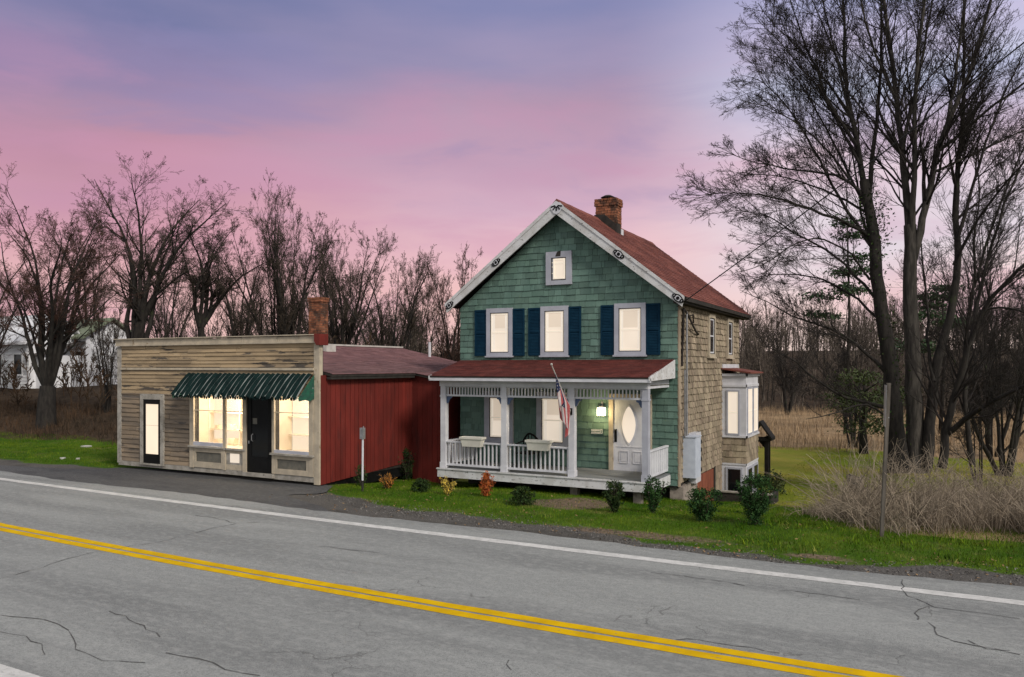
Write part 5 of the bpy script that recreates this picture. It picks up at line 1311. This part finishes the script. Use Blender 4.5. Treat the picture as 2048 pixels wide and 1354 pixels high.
p, D, LL, r = spawn(Pw, Rw, 5, .2, 40, .35, .7, np.full(m_, 1.3), rg); P2 = walk(p, D, LL, 3, .15, 0, rg); rt_.add(P2, np.maximum(taper(r, 3, .4), .003), 3)
tag(new_obj('brush_canes', rt_.mesh('brush_canes', (0, 0, 0), False), None, [mt['straw']]), 'pale bare canes arching through the dry brush', 'canes', kind='stuff')
P = scatter(46000, -22, 70, 46, 100, lambda x, y: .25+.75*(np.sin(x*.4)*np.sin(y*.23+x*.1) > -.3))
blades('dry_reeds', P, rg.uniform(.25, .95, len(P)), rg.uniform(.025, .05, len(P)), mt['reed'], rg, 'tan dry reeds in the field beyond the lawn', 'reeds', .3, 2)
P = scatter(16000, -50, -22.2, 19.6, 25, lambda x, y: sstep(0, 1, y-19.5+.4*np.sin(x*1.1)))
blades('bank_grass', P, rg.uniform(.1, .75, len(P))*(.5+.5*np.sin(P[:, 0]*1.3)**2), rg.uniform(.012, .03, len(P)), mt['bramble'], rg, 'rusty dead grass on the bank behind the left lawn', 'grass', .6, 2)

# ---- shrubs planted along the front
def shrub(label, x, y, h, w, n, leaf, mat, seed, shape='drop', group='shrubs planted along the front lawn', sub=None, stems=9):
    rg = np.random.default_rng(seed); z = float(height(x, y)); t = thing('shrub', label, 'shrub', (x, y, z), group)
    Bm = Bush(); az = rg.uniform(0, 2*np.pi, stems)
    tl = rg.uniform(.05, 1, stems)*(w/h)*.75
    D = unit(np.stack([np.cos(az)*tl, np.sin(az)*tl, np.ones(stems)], -1)); L = h*rg.uniform(.65, .98, stems)
    P = walk(np.tile([x, y, z-.03], (stems, 1)), D, L, 6, .08, .03, rg); Rr = taper(np.full(stems, .013), 6, .3); Bm.add(P, Rr, 5)
    p, Dd, LL, r = spawn(P, Rr, 7, .2, 42, .38, .6, L, rg); P1 = walk(p, Dd, LL, 3, .14, .08, rg); Bm.add(P1, np.maximum(taper(r, 3, .4), .003), 3)
    new_obj('stems', Bm.mesh('stems', (x, y, z), False), t, [mt['twig_brown']])
    if shape == 'twiggy':
        i = rg.integers(0, len(P), n); q = rg.uniform(.25, 1, n)[:, None]*6; k = np.minimum(q.astype(int)[:, 0], 5); f_ = q-k[:, None]
        pts = P[i, k]*(1-f_)+P[i, k+1]*f_+rg.normal(0, .022, (n, 3))
    else:
        ncl = 90; hh = rg.uniform(.08, 1., ncl)
        prof = {'drop': lambda s: np.where(s < .62, .07+.93*(s/.62)**.95, np.sqrt(np.maximum(0, 1-((s-.62)/.45)**2))), 'narrow': lambda s: np.where(s < .4, .25+.75*s/.4, 1-.75*(s-.4)/.6), 'mound': lambda s: np.sqrt(np.maximum(.05, 1-s*s*.9))}[shape](hh)
        a = rg.uniform(0, 2*np.pi, ncl); rr = w/2*prof*np.sqrt(rg.uniform(.1, 1, ncl))*.88
        c = np.stack([x+rr*np.cos(a), y+rr*np.sin(a), z+h*hh*.96], -1)
        pts = np.repeat(c, n//ncl+1, 0)[:n]; pts = pts+rg.normal(0, 1, pts.shape)*np.array([w*.065, w*.065, h*.05])
        i = rg.integers(0, len(P1), n//4); q = rg.uniform(.3, 1, n//4)[:, None]*3; k = np.minimum(q.astype(int)[:, 0], 2); f_ = q-k[:, None]
        pts = np.concatenate([pts[:n-n//4], P1[i, k]*(1-f_)+P1[i, k+1]*f_+rg.normal(0, .02, (n//4, 3))])
    pts[:, 2] = np.maximum(pts[:, 2], z+.02)
    leaf_obj('foliage', pts, leaf, mat, t, rg, (x, y, z), .25)
    return t
def gpz(u, v):
    """where the sight line through (u, v) meets the lawn"""
    Z = 0.
    for _ in range(12):
        t = (u-UC)/FPX; d = FPX*(CAMH-Z)/(v-VH); x, y = d*(-ST+t*CT), d*(CT+t*ST); Z = float(height(x, y))
    return x, y
shrub('thin dark green shrub at the foot of the white post by the red wall', *gpz(722, 972), .55, .42, 420, .032, mt['leaf_dark'], 101, 'narrow')
shrub('amber-leaved twiggy shrub in front of the red wall', *gpz(777, 978), .50, .62, 900, .022, mt['leaf_orange'], 102, 'twiggy', stems=17)
shrub('low dark green shrub between the amber and the yellow ones', *gpz(842, 984), .36, .55, 1500, .026, mt['leaf_dark'], 103, 'mound')
shrub('pale yellow twiggy shrub at the left corner of the porch', *gpz(894, 990), .54, .60, 850, .022, mt['leaf_yellow'], 104, 'twiggy', stems=15)
shrub('rust-red upright shrub in front of the porch railing', *gpz(973, 993), .58, .36, 1600, .027, mt['leaf_red'], 105, 'narrow')
shrub('dark green spreading shrub with one tall leader below the flag', *gpz(1045, 1010), .40, .66, 2000, .028, mt['leaf_dark'], 106, 'mound')
shrub('rounded dark evergreen shrub right of the bare earth patch', *gpz(1229, 1025), .66, .46, 2600, .026, mt['leaf_dark'], 107, 'drop')
shrub('narrow pointed evergreen shrub by the right porch corner, browning at its side', *gpz(1305, 1027), .82, .40, 2400, .026, mt['leaf_holly'], 108, 'drop')
shrub('glossy dark holly bush below the meter box', *gpz(1408, 1042), .66, .78, 4200, .026, mt['leaf_holly'], 109, 'drop')
shrub('largest glossy dark holly bush, rightmost of the row', *gpz(1511, 1050), .98, .70, 5600, .026, mt['leaf_holly'], 110, 'drop')
shrub('dark shrub climbing against the back of the red wall', *XY(813, 19.3), .95, .5, 600, .04, mt['leaf_dark'], 111, 'narrow', group='shrubs against the buildings')
shrub('bright green shrub low behind the bay window corner', *XY(1548, 27.5), .8, .9, 900, .045, mt['leaf_fresh'], 112, 'mound', group='shrubs against the buildings')
# ---- posts, sign, stump, arbour, wall
x, y = gpz(725, 983); z = float(height(x, y))
t = thing('utility_post', 'white pipe post with a grey utility box on top, before the red wall', 'post', (x, y, z))
mb = MB(); mb.tube([(x, y, z-.1), (x, y, z+.28)], .03, 8); mb.build('base', mt['dark'], t)
mb = MB(); mb.tube([(x, y, z+.28), (x+.01, y, z+1.32)], .026, 8); mb.build('pipe', mt['white'], t)
mb = MB(); mb.box(x-.055, x+.055, y-.045, y+.045, z+1.32, z+1.60); mb.box(x-.05, x+.05, y-.05, y-.045, z+1.36, z+1.56); mb.tube([(x+.03, y, z+1.60), (x+.03, y, z+1.64)], .015, 6); mb.build('box', mt['steel'], t)
x, y = gpz(1762, 1073); z = float(height(x, y))
t = thing('road_sign', 'weathered metal signpost seen edge-on in front of the big trees', 'sign', (x, y, z))
tp = Vector((x+.13, y+.02, z+2.86)); bt = Vector((x, y, z-.2))
mb = MB(); mb.bar(bt, tp, .035, .055, 0, (0, 1, 0)); mb.bar(bt+Vector((.0, .035, 0)), tp+Vector((0, .035, 0)), .075, .012, 0, (0, 1, 0)); mb.build('post', mt['signsteel'], t)
dv = Vector((-.10, 1, 0)).normalized()      # the sign plate runs along the line of sight
mb = MB(); c = bt.lerp(tp, .87)+Vector((-.055, -.03, 0)); nn = Vector((dv.y, -dv.x, 0))
mb.prism([c-dv*.3-Vector((0, 0, .40))-nn*.004, c+dv*.3-Vector((0, 0, .40))-nn*.004, c+dv*.3+Vector((.02, 0, .36))-nn*.004, c-dv*.3+Vector((.02, 0, .36))-nn*.004], nn*.008)
mb.build('plate', mt['steel'], t)
mb = MB()
for s in (-.25, .25): q = c+Vector((0, 0, s)); mb.tube([q, q+Vector((.075, .06, 0))], .012, 6)
mb.build('bolt', mt['steel'], t)
x, y = gpz(1712, 1000); z = float(height(x, y)); rg = np.random.default_rng(8)
t = thing('tree_stump', 'broken grey tree stump with a splintered top at the lawn edge', 'stump', (x, y, z))
mb = MB(); n = 14; lv = [(-.1, .30), (.1, .24), (.4, .22), (.72, .235)]
for zz_, r in lv:
    for q in range(n): a = 2*math.pi*q/n; rr = r*(1+.12*math.sin(3*a+zz_*4)+rg.normal(0, .04)); mb.v.append((x+rr*math.cos(a)-.06*zz_, y+rr*math.sin(a), z+zz_+(rg.uniform(-.05, .16) if zz_ > .7 else 0)))
for l in range(3):
    for q in range(n): mb.f.append((l*n+q, l*n+(q+1) % n, (l+1)*n+(q+1) % n, (l+1)*n+q)); mb.m.append(0)
mb.v.append((x-.05, y, z+.62)); 
for q in range(n): mb.f.append((3*n+q, 3*n+(q+1) % n, len(mb.v)-1)); mb.m.append(0)
mb.build('trunk', mt['bark_grey'], t, True)
mb = MB(); mb.tube([(x+.15, y-.05, z+.42), (x+.36, y-.15, z+.26), (x+.55, y-.2, z+.0)], [.06, .045, .025], 7); mb.build('broken_limb', mt['bark_dark'], t, True)
x, y = at(1534, 945, 32)[0], 32.0; z = float(height(x, y))
t = thing('garden_arbor', 'small dark wooden arbor with a pitched roof beyond the bay window', 'arbor', (x, y, z))
for sx in (-.60, .0):
    for sy in (-.1, .3):
        mb = MB(); mb.box(x+sx-.07, x+sx+.07, y+sy-.07, y+sy+.07, z-.2, z+1.66); mb.build('post', mt['dark'], t)
mb = MB()
for sy in (-.25, .32): mb.prism([(x-.66, y+sy, z+1.50), (x+.20, y+sy, z+1.50), (x+.20, y+sy, z+1.60), (x-.66, y+sy, z+1.60)], (0, .09, 0))
mb.build('beam', mt['dark'], t)
mb = MB(); xm = x-.22
for sg in (-1, 1):
    q = [(xm, y-.35, z+2.28), (xm+sg*.46, y-.35, z+1.62), (xm+sg*.46, y-.35, z+1.52), (xm, y-.35, z+2.16)]
    mb.prism(q if sg > 0 else q[::-1], (0, .8, 0))
mb.build('roof', mt['dark'], t)
for sg, xx in ((1, x-.53), (-1, x-.07)):
    mb = MB(); mb.prism([(xx, y-.03, z+1.18), (xx, y-.03, z+1.52), (xx+sg*.3, y-.03, z+1.52)], (0, .05, 0)); mb.build('brace', mt['dark'], t)
t = thing('retaining_wall', 'low dark timber retaining wall below the bay window', 'wall', (-4.9, 24.3, -1.1))
mb = MB(); mb.box(-5.7, -4.05, 24.25, 24.37, -1.5, -.92); mb.box(-5.7, -4.05, 24.255, 24.365, -.915, -.77); mb.box(-4.17, -4.06, 24.38, 25.6, -1.5, -.80); mb.build('timber', mt['dark'], t)
mb = MB(); mb.box(-5.72, -4.03, 24.22, 24.40, -.765, -.725); mb.build('coping', mt['greytrim'], t)

# ---- white houses on the bank at the far left
def far_house(label, u0, u1, Y, zb, ze, zr, roofm, lean=None):
    X0, X1 = at(u0, VH, Y)[0], at(u1, VH, Y)[0]; t = thing('white_house', label, 'house', ((X0+X1)/2, Y, zb), 'white houses on the bank'); D = 3.4
    mb = MB(); mb.box(X0, X1, Y, Y+D, zb-2, ze); mb.prism([(X1-.002, Y, ze), (X1-.002, Y+D, ze), (X1-.002, Y+D/2, zr-.1)], (X0-X1+.004, 0, 0))
    n = int((ze-zb+1)/.2)
    for k in range(n): z = zb-1+k*.2; mb.prism([(X0-.02, Y-.006, z+.2), (X0-.02, Y-.035, z+.01), (X0-.02, Y-.006, z+.0)], (X1-X0+.04, 0, 0))
    mb.build('wall', mt['hwhite'], t)
    mb = MB()
    for sg in (0, 1):
        y0 = Y-.4 if sg == 0 else Y+D+.4
        mb.prism([(X0-.3, y0, ze-.12), (X0-.3, Y+D/2, zr), (X0-.3, Y+D/2, zr+.12), (X0-.3, y0, ze+.02)], (X1-X0+.6, 0, 0))
    mb.build('roof', roofm, t)
    for k, q in enumerate((.2, .55, .85)):
        xx = X0+(X1-X0)*q; mb = MB(); f = lambda a, b, d: (a, Y-.04-d, b)
        frame_boards(mb, f, xx-.5, xx+.5, zb+1.1, zb+2.5, .1, 0, .05); w = mb.build('window', mt['hwhite'], t)
        mb = MB(); mbox(mb, f, xx-.4, xx+.4, zb+1.2, zb+2.4, 0, .02); mb.build('pane', mt['darkglass'], w)
    if lean:
        (q0, q1, zt, zb2) = lean; a, b = X0+(X1-X0)*q0, X0+(X1-X0)*q1
        mb = MB(); mb.box(a, b, Y-2.6, Y-.04, zb-2, zb2); mb.build('lean_to', mt['hwhite'], t)
        mb = MB(); mb.prism([(a-.2, Y-2.9, zb2-.08), (a-.2, Y-.04, zt), (a-.2, Y-.04, zt+.1), (a-.2, Y-2.9, zb2+.04)], (b-a+.4, 0, 0)); mb.build('lean_to_roof', mt['hdark'], t)
far_house('white house with a grey-green roof and a dark lean-to, left behind the shop', 100, 172, 31, 1.6, 4.9, 6.1, mt['hgreen'], (.12, .96, 4.55, 3.75))
far_house('white house at the left picture edge with small dark windows', -70, 58, 28, 1.4, 4.5, 6.2, mt['hwhite'])
# pale litter on the left lawn edge
for (u, v, w, lab) in ((125, 918, .22, 'pale flat stone at the lawn edge, left of two'), (155, 919, .16, 'small pale stone at the lawn edge, right of two'), (172, 894, .5, 'white flat slab lying on the left lawn')):
    x, y = gpz(u, v); z = float(height(x, y)); rg = np.random.default_rng(int(u))
    mb = MB(); n = 9; q = [(x+w*.5*math.cos(2*math.pi*k/n)*rg.uniform(.75, 1.1), y+w*.4*math.sin(2*math.pi*k/n)*rg.uniform(.75, 1.1), z-.02) for k in range(n)]
    mb.prism(q, (.01, .01, .07)); tag(mb.build('flat_stone', mt['stonew']), lab, 'stone', 'pale stones on the left lawn')
